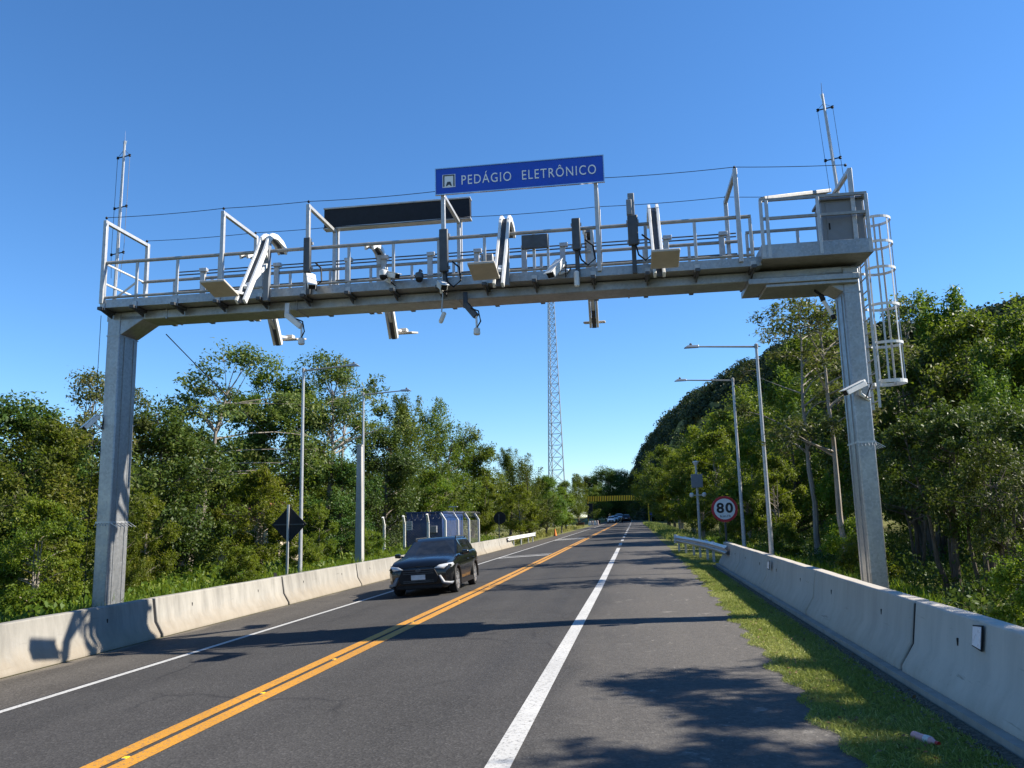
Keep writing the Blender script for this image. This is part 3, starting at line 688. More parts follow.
# the wider platform above the ladder
PX0, PX1, PY0, PY1 = 2.60, 4.46, 14.50, 16.25
m = MB(); m.box(((PX0 + PX1) / 2, (PY0 + PY1) / 2, 6.30), (PX1 - PX0, PY1 - PY0, .06)); m.box(((PX0 + PX1) / 2, PY0 + 1.0, 6.2), (PX1 - PX0 - .1, .12, .14)); pl = wb(m, "platform_floor", "rail_steel", G, bevel=.006)
m = MB()
for y in (PY0 - .012, PY1 + .012): m.box(((PX0 + PX1) / 2, y, 6.40), (PX1 - PX0 + .04, .024, .26))
for x in (PX0 - .012, PX1 + .012): m.box((x, (PY0 + PY1) / 2, 6.40), (.022, PY1 - PY0 - .002, .255))
wb(m, "fascia", "steel", pl, bevel=.004)
m = MB()
for y in (PY0 + .02, PY1 - .02):
    for z in (7.38, 7.03): m.bar((PX0, y, z), (PX1, y, z), .05)
for z in (7.38, 7.03): m.bar((PX1 - .02, PY0, z), (PX1 - .02, PY1, z), .046)
pr_ = wb(m, "platform_railing", "rail_steel", G)
for x in (PX0 + .02, PX0 + .12, (PX0 + PX1) / 2 + .08, PX1 - .02):
    for y in (PY0 + .0, PY1 - .0): m = MB(); m.bar((x, y, 6.3), (x, y, 7.36), .055); wb(m, "baluster", "pale_galvanised", pr_, bevel=.004)
m = MB(); m.bar((2.66, 14.55, 7.42), (4.2, 15.95, 8.02), .14, .07); wb(m, "davit_arm", "rail_steel", G, bevel=.01)
# ladder with hoop cage on the outer side of the column
CX, CY = 4.60, 15.60
m = MB()
for y in (CY - .2, CY + .2): m.bar((CX, y, 3.62), (CX, y, 7.18), .045, .03)
lad = wb(m, "ladder", "pale_galvanised", G, bevel=.003)
for k in range(13): m = MB(); z = 3.75 + k * .26; m.tube([(CX, CY - .2, z), (CX, CY + .2, z)], .014, 6); wb(m, "rung", "pale_galvanised", lad)
def hoop(z, hgt):
    pts = [(CX, CY - .2)] + [(CX + .28 + .285 * math.cos(a), CY + .285 * math.sin(a)) for a in np.linspace(-2.5, 2.5, 25)] + [(CX, CY + .2)]
    m = MB()
    for (x0, y0), (x1, y1) in zip(pts[:-1], pts[1:]): m.bar((x0, y0, z), (x1, y1, z), .012, hgt)
    return wb(m, "cage_hoop", "white_metal", lad)
for z, hg in ((7.22, .05), (6.74, .05), (6.24, .05), (5.54, .05), (4.82, .05), (4.10, .065)): hoop(z, hg)
for a in (-1.9, -.95, 0, .95, 1.9):
    m = MB(); x, y = CX + .28 + .276 * math.cos(a), CY + .276 * math.sin(a); m.bar((x, y, 4.08), (x, y, 7.24), .034, .008, up=(math.cos(a), math.sin(a), 0)); wb(m, "cage_strip", "pale_galvanised", lad)
# spike collars against climbing
for x0, x1, z in ((-10.5, -10.2, 1.92), (4.06, 4.36, 2.98)):
    m = MB(); m.box(((x0 + x1) / 2, (YF + YB) / 2, z), (x1 - x0 + .02, YB - YF + .02, .035))
    for k in range(6):
        t = k / 5
        for xx, sx in ((x1, 1),): m.bar((xx, YF + t * (YB - YF), z), (xx + sx * .16, YF + t * (YB - YF), z - .10), .012)
        m.bar((x0 + t * (x1 - x0), YF, z), (x0 + t * (x1 - x0), YF - .05, z - .07), .008)
    wb(m, "spike_collar", "lamp_grey", G)

# things mounted on the gantry
CAB = thing("equipment_cabinet", "grey equipment cabinet on the gantry platform above the ladder column", "cabinet", (4.09, 14.95, 6.34))
m = MB(); m.box((4.09, 14.95, 6.85), (.74, .5, 1.0)); wb(m, "housing", "cabinet_grey", CAB, bevel=.01)
m = MB(); m.box((4.09, 14.95, 7.375), (.82, .6, .045)); wb(m, "roof", "cabinet_grey", CAB, bevel=.008)
m = MB(); m.box((4.11, 14.695, 6.86), (.64, .014, .9)); d_ = wb(m, "door", "cabinet_grey", CAB, bevel=.004)
m = MB(); m.box((3.83, 14.683, 6.86), (.025, .014, .12)); wb(m, "handle", "black_plastic", d_)
m = MB(); m.box((3.716, 14.95, 6.6), (.012, .12, .16)); wb(m, "side_vent", "black_plastic", CAB)
SG = thing("toll_sign", "blue overhead sign reading PEDÁGIO ELETRÔNICO with a white toll symbol", "sign", (-1.79, 14.62, 8.01))
m = MB(); m.box((-1.79, 14.60, 8.28), (3.25, .03, .54)); wb(m, "board", "sign_blue", SG, bevel=.004)
m = MB()
for z in (8.015, 8.545): m.box((-1.79, 14.597, z), (3.27, .05, .018))
for x in (-3.415, -.165): m.box((x, 14.597, 8.28), (.018, .048, .512))
wb(m, "border", "chrome", SG)
lettering("PEDÁGIO", -2.90, -1.93, 8.275, .185, 14.578, "sign_white", SG); lettering("ELETRÔNICO", -1.72, -.31, 8.275, .185, 14.578, "sign_white", SG)
m = MB(); m.box((-3.15, 14.581, 8.28), (.255, .006, .265)); ic = wb(m, "toll_symbol", "sign_white", SG)
m = MB(); m.prism([(-3.262, 8.165), (-3.238, 8.165), (-3.238, 8.38), (-3.062, 8.38), (-3.062, 8.165), (-3.038, 8.165), (-3.038, 8.402), (-3.262, 8.402)], 14.572, 14.577, axis=1)
m.prism([(-3.21, 8.175), (-3.18, 8.26), (-3.12, 8.26), (-3.09, 8.175), (-3.115, 8.175), (-3.135, 8.2), (-3.165, 8.2), (-3.185, 8.175)], 14.572, 14.577, axis=1); wb(m, "pictogram", "dark_metal", ic)
MS = thing("message_board", "dark variable message board with pale edges behind the railing, left of the blue sign", "sign", (-4.66, 16.24, 8.08))
m = MB(); m.box((-4.66, 16.24, 8.345), (3.24, .16, .40)); wb(m, "screen", "black_panel", MS, bevel=.006)
m = MB(); m.box((-4.66, 16.235, 8.568), (3.26, .2, .035)); m.box((-4.66, 16.235, 8.118), (3.26, .2, .045)); wb(m, "casing", "lamp_grey", MS, bevel=.006)
for x in (-6.05, -3.3): m = MB(); m.bar((x, 16.37, 6.3), (x, 16.37, 8.5), .08); wb(m, "support_post", "pale_galvanised", MS, bevel=.004)
def mast(x, y, zb, zt, lean, label):
    t = thing("lightning_rod", label, "lightning rod", (x, y, zb))
    m = MB(); m.tube([(x, y, zb), (x + lean * .5, y, zb + (zt - zb) * .5), (x + lean, y, zt - .22)], [.04, .034, .026], 8); wb(m, "mast", "pale_galvanised", t)
    m = MB(); m.tube([(x + lean, y, zt - .25), (x + lean, y, zt + .02)], [.014, .007], 6); m.tube([(x + lean, y, zt - .4), (x + lean + .05, y, zt - .22)], .006, 5); m.tube([(x + lean, y, zt - .4), (x + lean - .05, y, zt - .22)], .006, 5); wb(m, "tip", "chrome", t)
    for f in (.33, .58, .86):
        z = zb + (zt - zb) * f; xx = x + lean * f; m = MB(); m.bar((xx - .13, y, z - .02), (xx + .13, y, z + .02), .018)
        for s in (-1, 1): m.lathe([(.015, -.03), (.03, -.02), (.02, 0), (.03, .02), (.015, .03)], (xx + s * .14, y, z + s * .02), 8)
        wb(m, "insulator", "black_plastic", t)
    m = MB()
    for s in (-1, 1): m.tube([(x + s * .1, y, zb + (zt - zb) * .2)] + [(x + lean * f + s * .145, y, zb + (zt - zb) * f + s * .02) for f in (.33, .58, .86)] + [(x + lean, y, zt - .42)], .005, 4)
    wb(m, "down_wire", "dark_metal", t)
mast(-10.76, 15.6, 6.3, 10.52, .04, "pale lightning rod with black insulators above the ladderless gantry end")
mast(4.36, 15.6, 6.34, 10.12, -.2, "galvanised lightning rod rising behind the platform cabinet")
def wire(p, q, sag, r, label, name="overhead_wire", mat="black_plastic"):
    p, q = Vector(p), Vector(q); m = MB()
    m.tube([p.lerp(q, t) + Vector((0, 0, -sag * 4 * t * (1 - t))) for t in np.linspace(0, 1, 15)], r, 5); return tag(m.build(name, mat, fix=False), label, "cable")
def long_wire(y, z0, label):
    pts = []; sx = [-10.4, -7.83, -6.03, -3.29, -.33, 2.24, 4.2]; hs = [z0 + .03] * 6 + [z0 - .10]
    for (a, za), (b, zb_) in zip(list(zip(sx, hs))[:-1], list(zip(sx, hs))[1:]):
        for t in np.linspace(0, 1, 8)[:-1]: pts.append((a + (b - a) * t, y, za + (zb_ - za) * t - .03 * 4 * t * (1 - t) * ((b - a) / 2.9) ** 2))
    pts.append((sx[-1], y, hs[-1])); m = MB(); m.tube(pts, .0065, 5)
    for x, zz in zip(sx, hs): m.lathe([(.014, -.02), (.028, 0), (.014, .03)], (x, y, zz - .01), 8)
    tag(m.build("overhead_wire", "black_plastic", fix=False), label, "cable", "thin wires strung over the gantry")
long_wire(YN - .04, 8.105, "upper thin black wire strung between the gantry's white portal frames"); long_wire(YR + .02, 8.10, "lower thin black wire strung along the gantry's back above the railing")
wire((-9.7, 15.9, 5.9), (-22, 62, 4.0), .5, .012, "black cable running down from the gantry into the trees")
wire((-10.62, 15.0, 6.15), (-10.66, 15.05, -.3), -.02, .006, "thin earth wire hanging down outside the gantry column", "earth_wire")
def antenna_arm(x, far, px, label):
    """bent twin-rail arm on a post with a flat antenna plate at its tip; far = reaches away from the camera"""
    s = -1 if far else 1; y0 = 14.62 if not far else 16.22
    f = lambda d: y0 - s * d                                         # d metres outwards from the railing
    t = thing("antenna_arm", label, "antenna", (x, y0, 6.2), 0, "bent antenna arms on the gantry")
    m = MB(); m.box((x, y0 - s * .0 + s * .07, 6.78), (.11, .11, 1.28)); wb(m, "post", "cabinet_grey" if not far else "pale_galvanised", t, bevel=.008)
    path = [(-.80, 7.36), (-.58, 7.49), (-.32, 7.53), (-.10, 7.49), (.06, 7.36), (.22, 7.06), (1.0, 5.84)]
    m = MB()
    for dx in (-.075, .075):
        for (a, za), (b, zb_) in zip(path[:-1], path[1:]): m.bar((x + dx, f(a), za), (x + dx, f(b), zb_), .05, .11)
    m2 = MB()
    for (a, za), (b, zb_) in zip(path[:-1], path[1:]): m2.bar((x, f(a), za - .02), (x, f(b), zb_ - .02), .09, .02)
    wb(m, "bent_rail", "white_metal", t, bevel=.006); wb(m2, "rail_web", "dark_metal", t)
    m = MB(); m.bar((x, f(.82), 6.16), (x, f(-.02), 6.86), .07, .07); m.bar((x, f(.10), 7.2), (x, f(-.05), 7.0), .06); wb(m, "strut", "white_metal", t, bevel=.006)
    R = Matrix.Rotation(-s * math.radians(12), 3, 'X'); c = Vector((px, f(1.32), 6.02))
    m = MB(); m.box(c, (.47, .58, .045), R); wb(m, "antenna_plate", "panel_tan", t, bevel=.012)
    m = MB(); m.bar((x, f(.9), 6.02), (px, f(1.25), 6.04), .06, .05); m.box((px, f(1.22), 6.06), (.16, .16, .07)); wb(m, "plate_bracket", "white_metal", t, bevel=.006)
    return t
antenna_arm(-6.87, False, -7.12, "white bent antenna arm with tan plate nearest the gantry column without a ladder")
antenna_arm(-2.08, False, -2.28, "white bent antenna arm with tan plate facing the camera, under the blue sign")
antenna_arm(.71, False, .80, "white bent antenna arm with tan plate facing the camera, nearest the ladder platform")
antenna_arm(-7.74, True, -7.55, "bent antenna arm reaching away behind the beam, hanging over the tall left trees")
antenna_arm(-5.02, True, -4.85, "bent antenna arm reaching away behind the beam, under the dark message board")
antenna_arm(-.55, True, -.55, "bent antenna arm reaching away behind the beam, hanging right of the lattice tower")
def sector(x, z0, z1, w, label, upper=None):
    t = thing("sector_antenna", label, "antenna", (x, 14.60, z0), 0, "dark upright antennas on the near railing")
    m = MB(); m.box((x, 14.64, (6.2 + z1) / 2 - .05), (.08, .07, z1 - 6.2 - .1)); wb(m, "mounting_post", "dark_metal", t, bevel=.006)
    m = MB(); m.box((x, 14.565, (z0 + z1) / 2), (w, .10, z1 - z0)); wb(m, "antenna_body", "dark_metal", t, bevel=.02)
    m = MB()
    for z in (z0 + .1, z1 - .1): m.box((x, 14.62, z), (w + .04, .05, .05))
    wb(m, "clamp", "lamp_grey", t)
    if upper: m = MB(); m.box((x - .01, 14.60, (z1 + upper) / 2), (.12, .09, upper - z1)); m.box((x - .05, 14.58, upper - .28), (.1, .1, .3)); wb(m, "upper_box", "cabinet_grey", t, bevel=.012)
    m = MB(); m.tube([(x + .03, 14.55, z0 + .05), (x + .08, 14.46, z0 - .22), (x + .20, 14.44, z0 - .34), (x + .34, 14.46, z0 - .22), (x + .30, 14.52, z0 + .06), (x + .16, 14.58, z0 + .2)], .017, 6); wb(m, "cable_loop", "black_plastic", t)
sector(-5.99, 6.62, 7.33, .14, "dark upright antenna at the dark message board's near end")
sector(-3.26, 6.45, 7.30, .17, "dark upright antenna below the left end of the blue sign")
sector(-.73, 6.70, 7.32, .16, "dark upright antenna below the right part of the blue sign, with a looped cable")
sector(.32, 6.72, 7.30, .19, "tall dark upright antenna right of the blue sign, with a second box on top", 7.74)
def cctv(x, y, z, yaw, pitch, L, w, label, arm=None, mat="white_metal", grp="cameras on the gantry"):
    t = thing("toll_camera", label, "camera", (x, y, z), 0, grp)
    R = (Matrix.Rotation(yaw, 3, 'Z') @ Matrix.Rotation(pitch, 3, 'X')); c = Vector((x, y, z))
    m = MB(); m.box(c, (w, L, w * .82), R); wb(m, "housing", mat, t, bevel=.012)
    m = MB(); m.box(c + R @ Vector((0, -.03, w * .46)), (w * 1.15, L * 1.12, .014), R); wb(m, "sunshield", mat, t, bevel=.004)
    m = MB(); m.box(c + R @ Vector((0, -L / 2 - .004, 0)), (w * .82, .012, w * .66), R); wb(m, "lens", "black_plastic", t)
    a = Vector(arm) if arm else c + Vector((0, .35, -.12)); e = c + R @ Vector((0, L * .2, -w * .4))
    m = MB(); m.tube([e, e + Vector((0, .03, -.08)), a], [.028, .028, .03], 8); wb(m, "bracket", mat, t)
    m = MB(); q = e + Vector((.1, .05, -.16)); m.tube([c + R @ Vector((0, L / 2, 0)), c + R @ Vector((.03, L / 2 + .1, -.06)), q, a + Vector((.04, 0, .05))], .012, 6); wb(m, "cable", "black_plastic", t)
    return t
cctv(-5.83, 14.38, 6.38, .5, .75, .42, .15, "white box camera tilted steeply down beside the message board antenna", (-5.95, 14.68, 6.42))
cctv(-4.25, 14.45, 6.42, .95, .35, .34, .12, "white bullet camera on the railing under the dark message board", (-4.5, 14.7, 6.45))
cctv(-3.27, 14.42, 6.14, .55, .55, .26, .14, "short white camera with dark lens below the blue sign's left post", (-3.3, 14.72, 6.3))
cctv(-1.12, 14.42, 6.33, -.55, .75, .48, .16, "pale camera housing leaning sideways by the looped cable under the blue sign", (-.9, 14.7, 6.36))
cctv(4.05, 14.86, 3.92, -1.2, .42, .44, .13, "white camera fixed to the column that carries the ladder", (4.33, 15.05, 3.72), grp="cameras on the gantry columns")
cctv(-10.62, 14.9, 3.92, -.65, .8, .36, .11, "white camera fixed to the column without a ladder", (-10.48, 15.1, 3.78), grp="cameras on the gantry columns")
def dome(x, y, z, label, mat="white_metal"):
    t = thing("dome_camera", label, "camera", (x, y, z), 0, "round cameras on the gantry")
    m = MB(); m.lathe([(.03, .12), (.075, .10), (.085, .03), (.08, 0)], (x, y, z), 14); wb(m, "cap", mat, t)
    m = MB(); m.lathe([(.074, .0), (.066, -.045), (.035, -.075), (.005, -.08)], (x, y, z), 14); wb(m, "bubble", "black_plastic", t)
    m = MB(); m.tube([(x, y, z + .1), (x, y + .05, z + .18), (x, 14.7, z + .2)], .02, 6); wb(m, "bracket", mat, t)
dome(-4.42, 14.45, 6.42, "white dome camera beside the bullet camera under the message board"); dome(-3.73, 14.5, 6.34, "dark dome camera between the message board cameras and the blue sign", "dark_metal")
def pendant(x, x2, z, label, box=True):
    """equipment arm slung below the beam with a small unit on a rod"""
    t = thing("slung_camera", label, "camera", (x, 14.85, 5.98), 0, "units slung under the beam")
    m = MB(); m.bar((x, 14.86, 6.1), (x + .02, 14.78, 5.82), .09, .1); m.bar((x + .02, 14.78, 5.86), (x2, 14.70, z + .34), .10, .11); wb(m, "arm", "dark_metal" if box else "white_metal", t, bevel=.01)
    m = MB(); m.tube([(x2, 14.70, z + .36), (x2 + .01, 14.68, z + .1)], .02, 8); wb(m, "rod", "white_metal", t)
    m = MB(); m.lathe([(.03, .12), (.06, .1), (.065, 0), (.05, -.02)], (x2 + .01, 14.68, z), 12); wb(m, "unit", "white_metal", t)
    m = MB(); m.tube([(x2 - .1, 14.68, z + .5), (x2 + .06, 14.6, z + .42), (x2 + .1, 14.6, z + .22), (x2 + .02, 14.66, z + .12)], .014, 6); wb(m, "cable_loop", "black_plastic", t)
pendant(-6.5, -6.14, 5.24, "white slung camera arm with cable loop beside the hanging twin arm", False); pendant(-2.92, -2.68, 5.24, "dark slung arm with a small pale box under the blue sign's left part")
t = thing("tube_sensor", "small white tube sensor hanging under the beam below the short camera", "sensor", (-3.34, 14.75, 5.75)); m = MB(); m.tube([(-3.34, 14.78, 6.1), (-3.36, 14.75, 5.72)], .014, 6); wb(m, "rod", "lamp_grey", t)
m = MB(); m.lathe([(.02, .12), (.045, .1), (.045, -.08), (.025, -.11)], (-3.34, 14.72, 5.6), 10, Matrix.Rotation(.4, 3, 'Y')); wb(m, "barrel", "white_metal", t)
t = thing("tube_sensor", "white tube sensor standing by the looped cable below the right antenna", "sensor", (-.76, 14.55, 6.0)); m = MB(); m.lathe([(.03, .16), (.05, .14), (.05, -.12), (.03, -.14)], (-.75, 14.5, 6.12), 12); wb(m, "barrel", "white_metal", t); m = MB(); m.bar((-.75, 14.52, 6.2), (-.73, 14.7, 6.25), .04); wb(m, "bracket", "lamp_grey", t)
t = thing("tube_sensor", "white tube with black ends hung below the beam beside the ladder column", "sensor", (3.7, 15.3, 5.3)); m = MB(); m.tube([atY(823, 300, 15.2), atY(833, 316, 15.25)], .035, 10); wb(m, "barrel", "white_metal", t)
m = MB(); m.tube([atY(821, 295, 15.2), atY(823.5, 301, 15.2)], .045, 10); m.bar(atY(821, 295, 15.2), (3.62, 15.3, 5.85), .04); wb(m, "tube_mount", "black_plastic", t); m = MB(); m.tube([atY(832.5, 315, 15.25), atY(834, 319, 15.25)], .042, 10); wb(m, "tube_cap", "black_plastic", t)
t = thing("junction_box", "dark flat equipment box on the railing between the bent arm and the looped cable", "box", (-1.52, 14.66, 6.8)); m = MB(); m.box((-1.52, 14.64, 6.95), (.50, .08, .27)); wb(m, "box_body", "dark_metal", t, bevel=.01); m = MB(); m.bar((-1.28, 14.7, 6.3), (-1.28, 14.7, 7.1), .045); wb(m, "bracket", "pale_galvanised", t)
t = thing("junction_box", "pale grey equipment box beside the tan plate under the blue sign", "box", (-2.45, 14.75, 6.45)); m = MB(); m.box((-2.47, 14.85, 6.66), (.24, .16, .32)); wb(m, "box_body", "lamp_grey", t, bevel=.012); m = MB(); m.box((-2.47, 14.765, 6.66), (.2, .012, .28)); wb(m, "door", "cabinet_grey", t)

# ------------------------------------------------------------------ lamp posts, poles, signs
def lamp(bx, by, top, armx, label):
    t = thing("street_lamp", label, "street lamp", (bx, by, gz(bx, by)), 0, "single arm street lamps")
    z0 = gz(bx, by) - .1; m = MB(); m.tube([(bx, by, z0), (bx, by, z0 + 1.2), (bx, by, top)], [.085, .07, .045], 10); m.box((bx, by, z0 + .13), (.3, .3, .05)); wb(m, "pole", "pale_galvanised", t)
    m = MB(); m.tube([(bx, by, top - .03), (armx, by, top + .07)], [.034, .026], 8); m.lathe([(.06, -.08), (.06, .05), (.02, .08)], (bx, by, top), 10); wb(m, "arm", "rail_steel", t)
    s = -1 if armx < bx else 1; m = MB(); m.add([(armx + s * a, by + b, top + .07 + c) for a, b, c in ((-.05, -.07, -.03), (.42, -.1, -.03), (.42, .1, -.03), (-.05, .07, -.03), (-.05, -.05, .05), (.3, -.07, .055), (.3, .07, .055), (-.05, .05, .05))], [(0, 3, 2, 1), (4, 5, 6, 7), (0, 1, 5, 4), (1, 2, 6, 5), (2, 3, 7, 6), (3, 0, 4, 7)])
    l = wb(m, "lamp_head", "lamp_grey", t, bevel=.01); m = MB(); m.lathe([(.04, .05), (.045, .1), (.02, .13)], (armx + s * .2, by, top + .07), 8); wb(m, "light_sensor", "dark_metal", l)
def lampX(px, py, X, tpx, tpy, apx, label):
    b = atX(px, py, X); tp = atY(tpx, tpy, b.y); ap = atY(apx, tpy, b.y); lamp(X, b.y, tp.z, ap.x, label)
lampX(772, 556.6, 4.3, 752.5, 346, 697, "tall grey street lamp rising behind the grey barrier, nearer the ladder column"); lampX(744.4, 547, 4.3, 727.5, 380, 685, "grey street lamp standing beside the 80 speed limit sign")
lampX(300, 569.3, -11, 304, 370, 348, "grey street lamp standing beside the dark diamond sign"); lampX(362.5, 557, -11.2, 366, 394, 402, "grey street lamp rising just behind the square concrete pole")
p = atX(359.3, 558.4, -11); tz = atY(361.2, 446, p.y).z
t = MB(); t.add([(a * s + p.x, b * s + p.y, z) for z, s in ((-.5, .16), (tz, .105)) for a, b in ((-1, -1), (1, -1), (1, 1), (-1, 1))], [(3, 2, 1, 0), (4, 5, 6, 7), (0, 1, 5, 4), (1, 2, 6, 5), (2, 3, 7, 6), (3, 0, 4, 7)])
CP = thing("utility_pole", "square tapered concrete pole behind the sunlit barrier, lower than the street lamps", "pole", (p.x, p.y, gz(p.x, p.y))); wb(t, "shaft", "post_concrete", CP, bevel=.02)
m = MB(); m.box((p.x, p.y, tz + .02), (.24, .24, .06)); wb(m, "pole_cap", "post_concrete", CP)
# speed limit sign
p = atX(724.5, 509, 4.1); R_ = .56; z = p.z
S8 = thing("speed_limit_sign", "round white 80 km/h speed limit sign with red rim behind the grey barrier", "sign", (p.x, p.y, gz(p.x, p.y)))
m = MB(); m.bar((p.x, p.y + .06, -.3), (p.x, p.y + .06, z + .4), .08); wb(m, "post", "dark_metal", S8)
rot90 = Matrix.Rotation(math.pi / 2, 3, 'X')
m = MB(); m.lathe([(R_, -.012), (R_, .012)], (p.x, p.y, z), 40, rot90); wb(m, "rim", "sign_red", S8)
m = MB(); m.lathe([(R_ * .80, .0), (R_ * .80, .016)], (p.x, p.y, z), 40, rot90); wb(m, "disc", "sign_white", S8)
lettering("80", p.x - .34, p.x + .36, z + .05, .40, p.y - .021, "sign_black", S8, .03); lettering("km/h", p.x - .2, p.x + .24, z - .30, .105, p.y - .021, "sign_black", S8)
# camera pole further down
p = atX(700.2, 537.8, 4.4); zt = atY(695.5, 463, p.y).z
CPo = thing("camera_pole", "grey pole with a flat box and white cameras beyond the guardrail", "pole", (p.x, p.y, gz(p.x, p.y)))
m = MB(); m.tube([(p.x, p.y, -.1), (p.x, p.y, zt - .2)], [.1, .07], 10); wb(m, "pole", "pale_galvanised", CPo)
m = MB(); m.box((p.x, p.y - .14, zt - 1.15), (.72, .2, .85)); wb(m, "control_box", "cabinet_grey", CPo, bevel=.02)
m = MB(); m.bar((p.x - .4, p.y - .1, zt - 2.05), (p.x + .42, p.y - .1, zt - 2.05), .06); wb(m, "cross_arm", "pale_galvanised", CPo)
for dx in (-.38, .4): m = MB(); m.lathe([(.06, .16), (.13, .1), (.14, 0), (.1, -.1), (.03, -.14)], (p.x + dx, p.y - .16, zt - 2.05), 12); wb(m, "camera", "white_metal", CPo)
m = MB(); m.lathe([(.05, -.2), (.12, -.12), (.16, 0), (.2, .04), (.2, .1), (.03, .14)], (p.x, p.y, zt), 14); wb(m, "dome", "white_metal", CPo)
# backs of signs on the far shoulder
p = atX(287.7, 571, -10.3); c = atY(289, 524.5, p.y)
DS = thing("warning_sign", "dark diamond shaped back of a warning sign on a grey post behind the sunlit barrier", "sign", (p.x, p.y, gz(p.x, p.y)))
m = MB(); m.bar((p.x, p.y - .05, -.5), (p.x, p.y - .05, c.z + .6), .06); wb(m, "post", "lamp_grey", DS)
m = MB(); m.prism([(c.x - .56, c.z), (c.x, c.z - .56), (c.x + .56, c.z), (c.x, c.z + .56)], p.y - .008, p.y + .008, axis=1); wb(m, "plate", "black_panel", DS, bevel=.02)
m = MB(); m.box((c.x, p.y - .025, c.z), (.95, .03, .035)); wb(m, "stiffener", "dark_metal", DS)
p = atX(499.5, 543, -10.0); c = atY(499.8, 518, p.y)
RS = thing("round_sign", "dark back of a round road sign behind the white guardrail", "sign", (p.x, p.y, gz(p.x, p.y)))
m = MB(); m.bar((p.x, p.y - .05, -.5), (p.x, p.y - .05, c.z + .3), .07); wb(m, "post", "dark_metal", RS)
m = MB(); m.lathe([(.48, -.01), (.48, .01)], (c.x, p.y, c.z), 32, rot90); wb(m, "plate", "black_panel", RS)

# fenced enclosure with a blue equipment container
fy0, fy1, fx0, fx1 = 46.0, 56.5, -14.0, -10.4
FN = thing("security_fence", "wire mesh fence on cranked white concrete posts with coiled barbed wire, round the blue container", "fence", (-12.7, 50, gz(-12.7, 50)))
ring = [(fx0, fy0), (-12.8, fy0), (-11.4, fy0), (fx1, fy0), (fx1, fy0 + 3.5), (fx1, fy0 + 7), (fx1, fy1), (fx0, fy1)]
for i, (x, y) in enumerate(ring):
    z = gz(x, y); m = MB(); m.bar((x, y, z - .2), (x, y, z + 2.2), .13); m.bar((x, y, z + 2.16), (x - .0 if y == fy0 and x < fx1 else x - .28, y - (.28 if y == fy0 and x < fx1 else 0), z + 2.6), .12); wb(m, "post", "white_metal", FN, bevel=.01)
m = MB()
for (x0, y0), (x1, y1) in zip(ring[:-1], ring[1:]):
    L = math.hypot(x1 - x0, y1 - y0); k = int(L / .16)
    for s in (-1, 1):
        for j in range(-14, k):
            a = max(0, j); b = min(k, j + 14)
            if b - a < 2: continue
            za, zb_ = ((a - j) / 14, (b - j) / 14); za, zb_ = (za, zb_) if s > 0 else (1 - za, 1 - zb_)
            P_ = lambda u, h: (x0 + (x1 - x0) * u / k, y0 + (y1 - y0) * u / k, gz(x0, y0) + .05 + 2.1 * h)
            m.bar(P_(a, za), P_(b, zb_), .005)
wb(m, "wire_mesh", "rail_steel", FN, fix=False, smooth=False)
m = MB()
for (x0, y0), (x1, y1) in zip(ring[:-1], ring[1:]):
    L = math.hypot(x1 - x0, y1 - y0); k = int(L * 40); pts = []
    dx, dy = (x1 - x0) / L, (y1 - y0) / L
    for j in range(k + 1):
        a = j / 40 * 2 * math.pi / .34; u = j / k; rr = .19
        pts.append((x0 + (x1 - x0) * u - dy * rr * math.cos(a), y0 + (y1 - y0) * u + dx * rr * math.cos(a), gz(x0, y0) + 2.52 + rr * math.sin(a)))
    m.tube(pts, .006, 4)
wb(m, "razor_coil", "dark_metal", FN, fix=False)
bx, by = -12.0, 50.5; z = gz(bx, by)
BC = thing("equipment_container", "blue metal equipment container standing inside the mesh fence", "container", (bx, by, z))
m = MB(); m.box((bx, by, z + 1.40), (2.2, 6.0, 2.6)); wb(m, "container_body", "container_blue", BC, bevel=.04)
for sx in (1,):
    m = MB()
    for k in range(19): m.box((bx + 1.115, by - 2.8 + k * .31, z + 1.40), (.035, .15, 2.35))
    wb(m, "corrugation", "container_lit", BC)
m = MB(); m.box((bx, by, z + 2.74), (2.3, 6.1, .08)); wb(m, "roof", "container_blue", BC)
m = MB(); m.box((bx + .3, by - 3.015, z + 1.2), (.9, .03, 1.9)); dr = wb(m, "door", "container_blue", BC, bevel=.01); m = MB(); m.box((bx + .65, by - 3.045, z + 1.2), (.04, .04, .2)); wb(m, "handle", "lamp_grey", dr)
m = MB(); m.box((bx + .55, by - 3.16, z + 1.75), (.5, .28, .4)); wb(m, "air_conditioner", "cabinet_grey", BC, bevel=.02)
m = MB(); m.tube([(bx + .9, by + 1, z + 2.7), (bx + .9, by + 1, z + 3.05)], .03, 6); m.box((bx + .9, by + .95, z + 3.1), (.55, .3, .05)); wb(m, "roof_lamp", "lamp_grey", BC)
np_ = thing("notice_plate", "pale notice plate hung on the mesh fence in front of the container", "notice", (-12.5, fy0 - .06, z + 1.6)); m = MB(); m.box((-12.5, fy0 - .06, z + 2.0), (.36, .02, .5)); wb(m, "plate", "plate_grey", np_); m = MB()
for k in range(4): m.box((-12.5, fy0 - .073, z + 2.15 - k * .1), (.25 - .05 * (k % 2), .006, .035))
wb(m, "printed_lines", "dark_metal", np_)

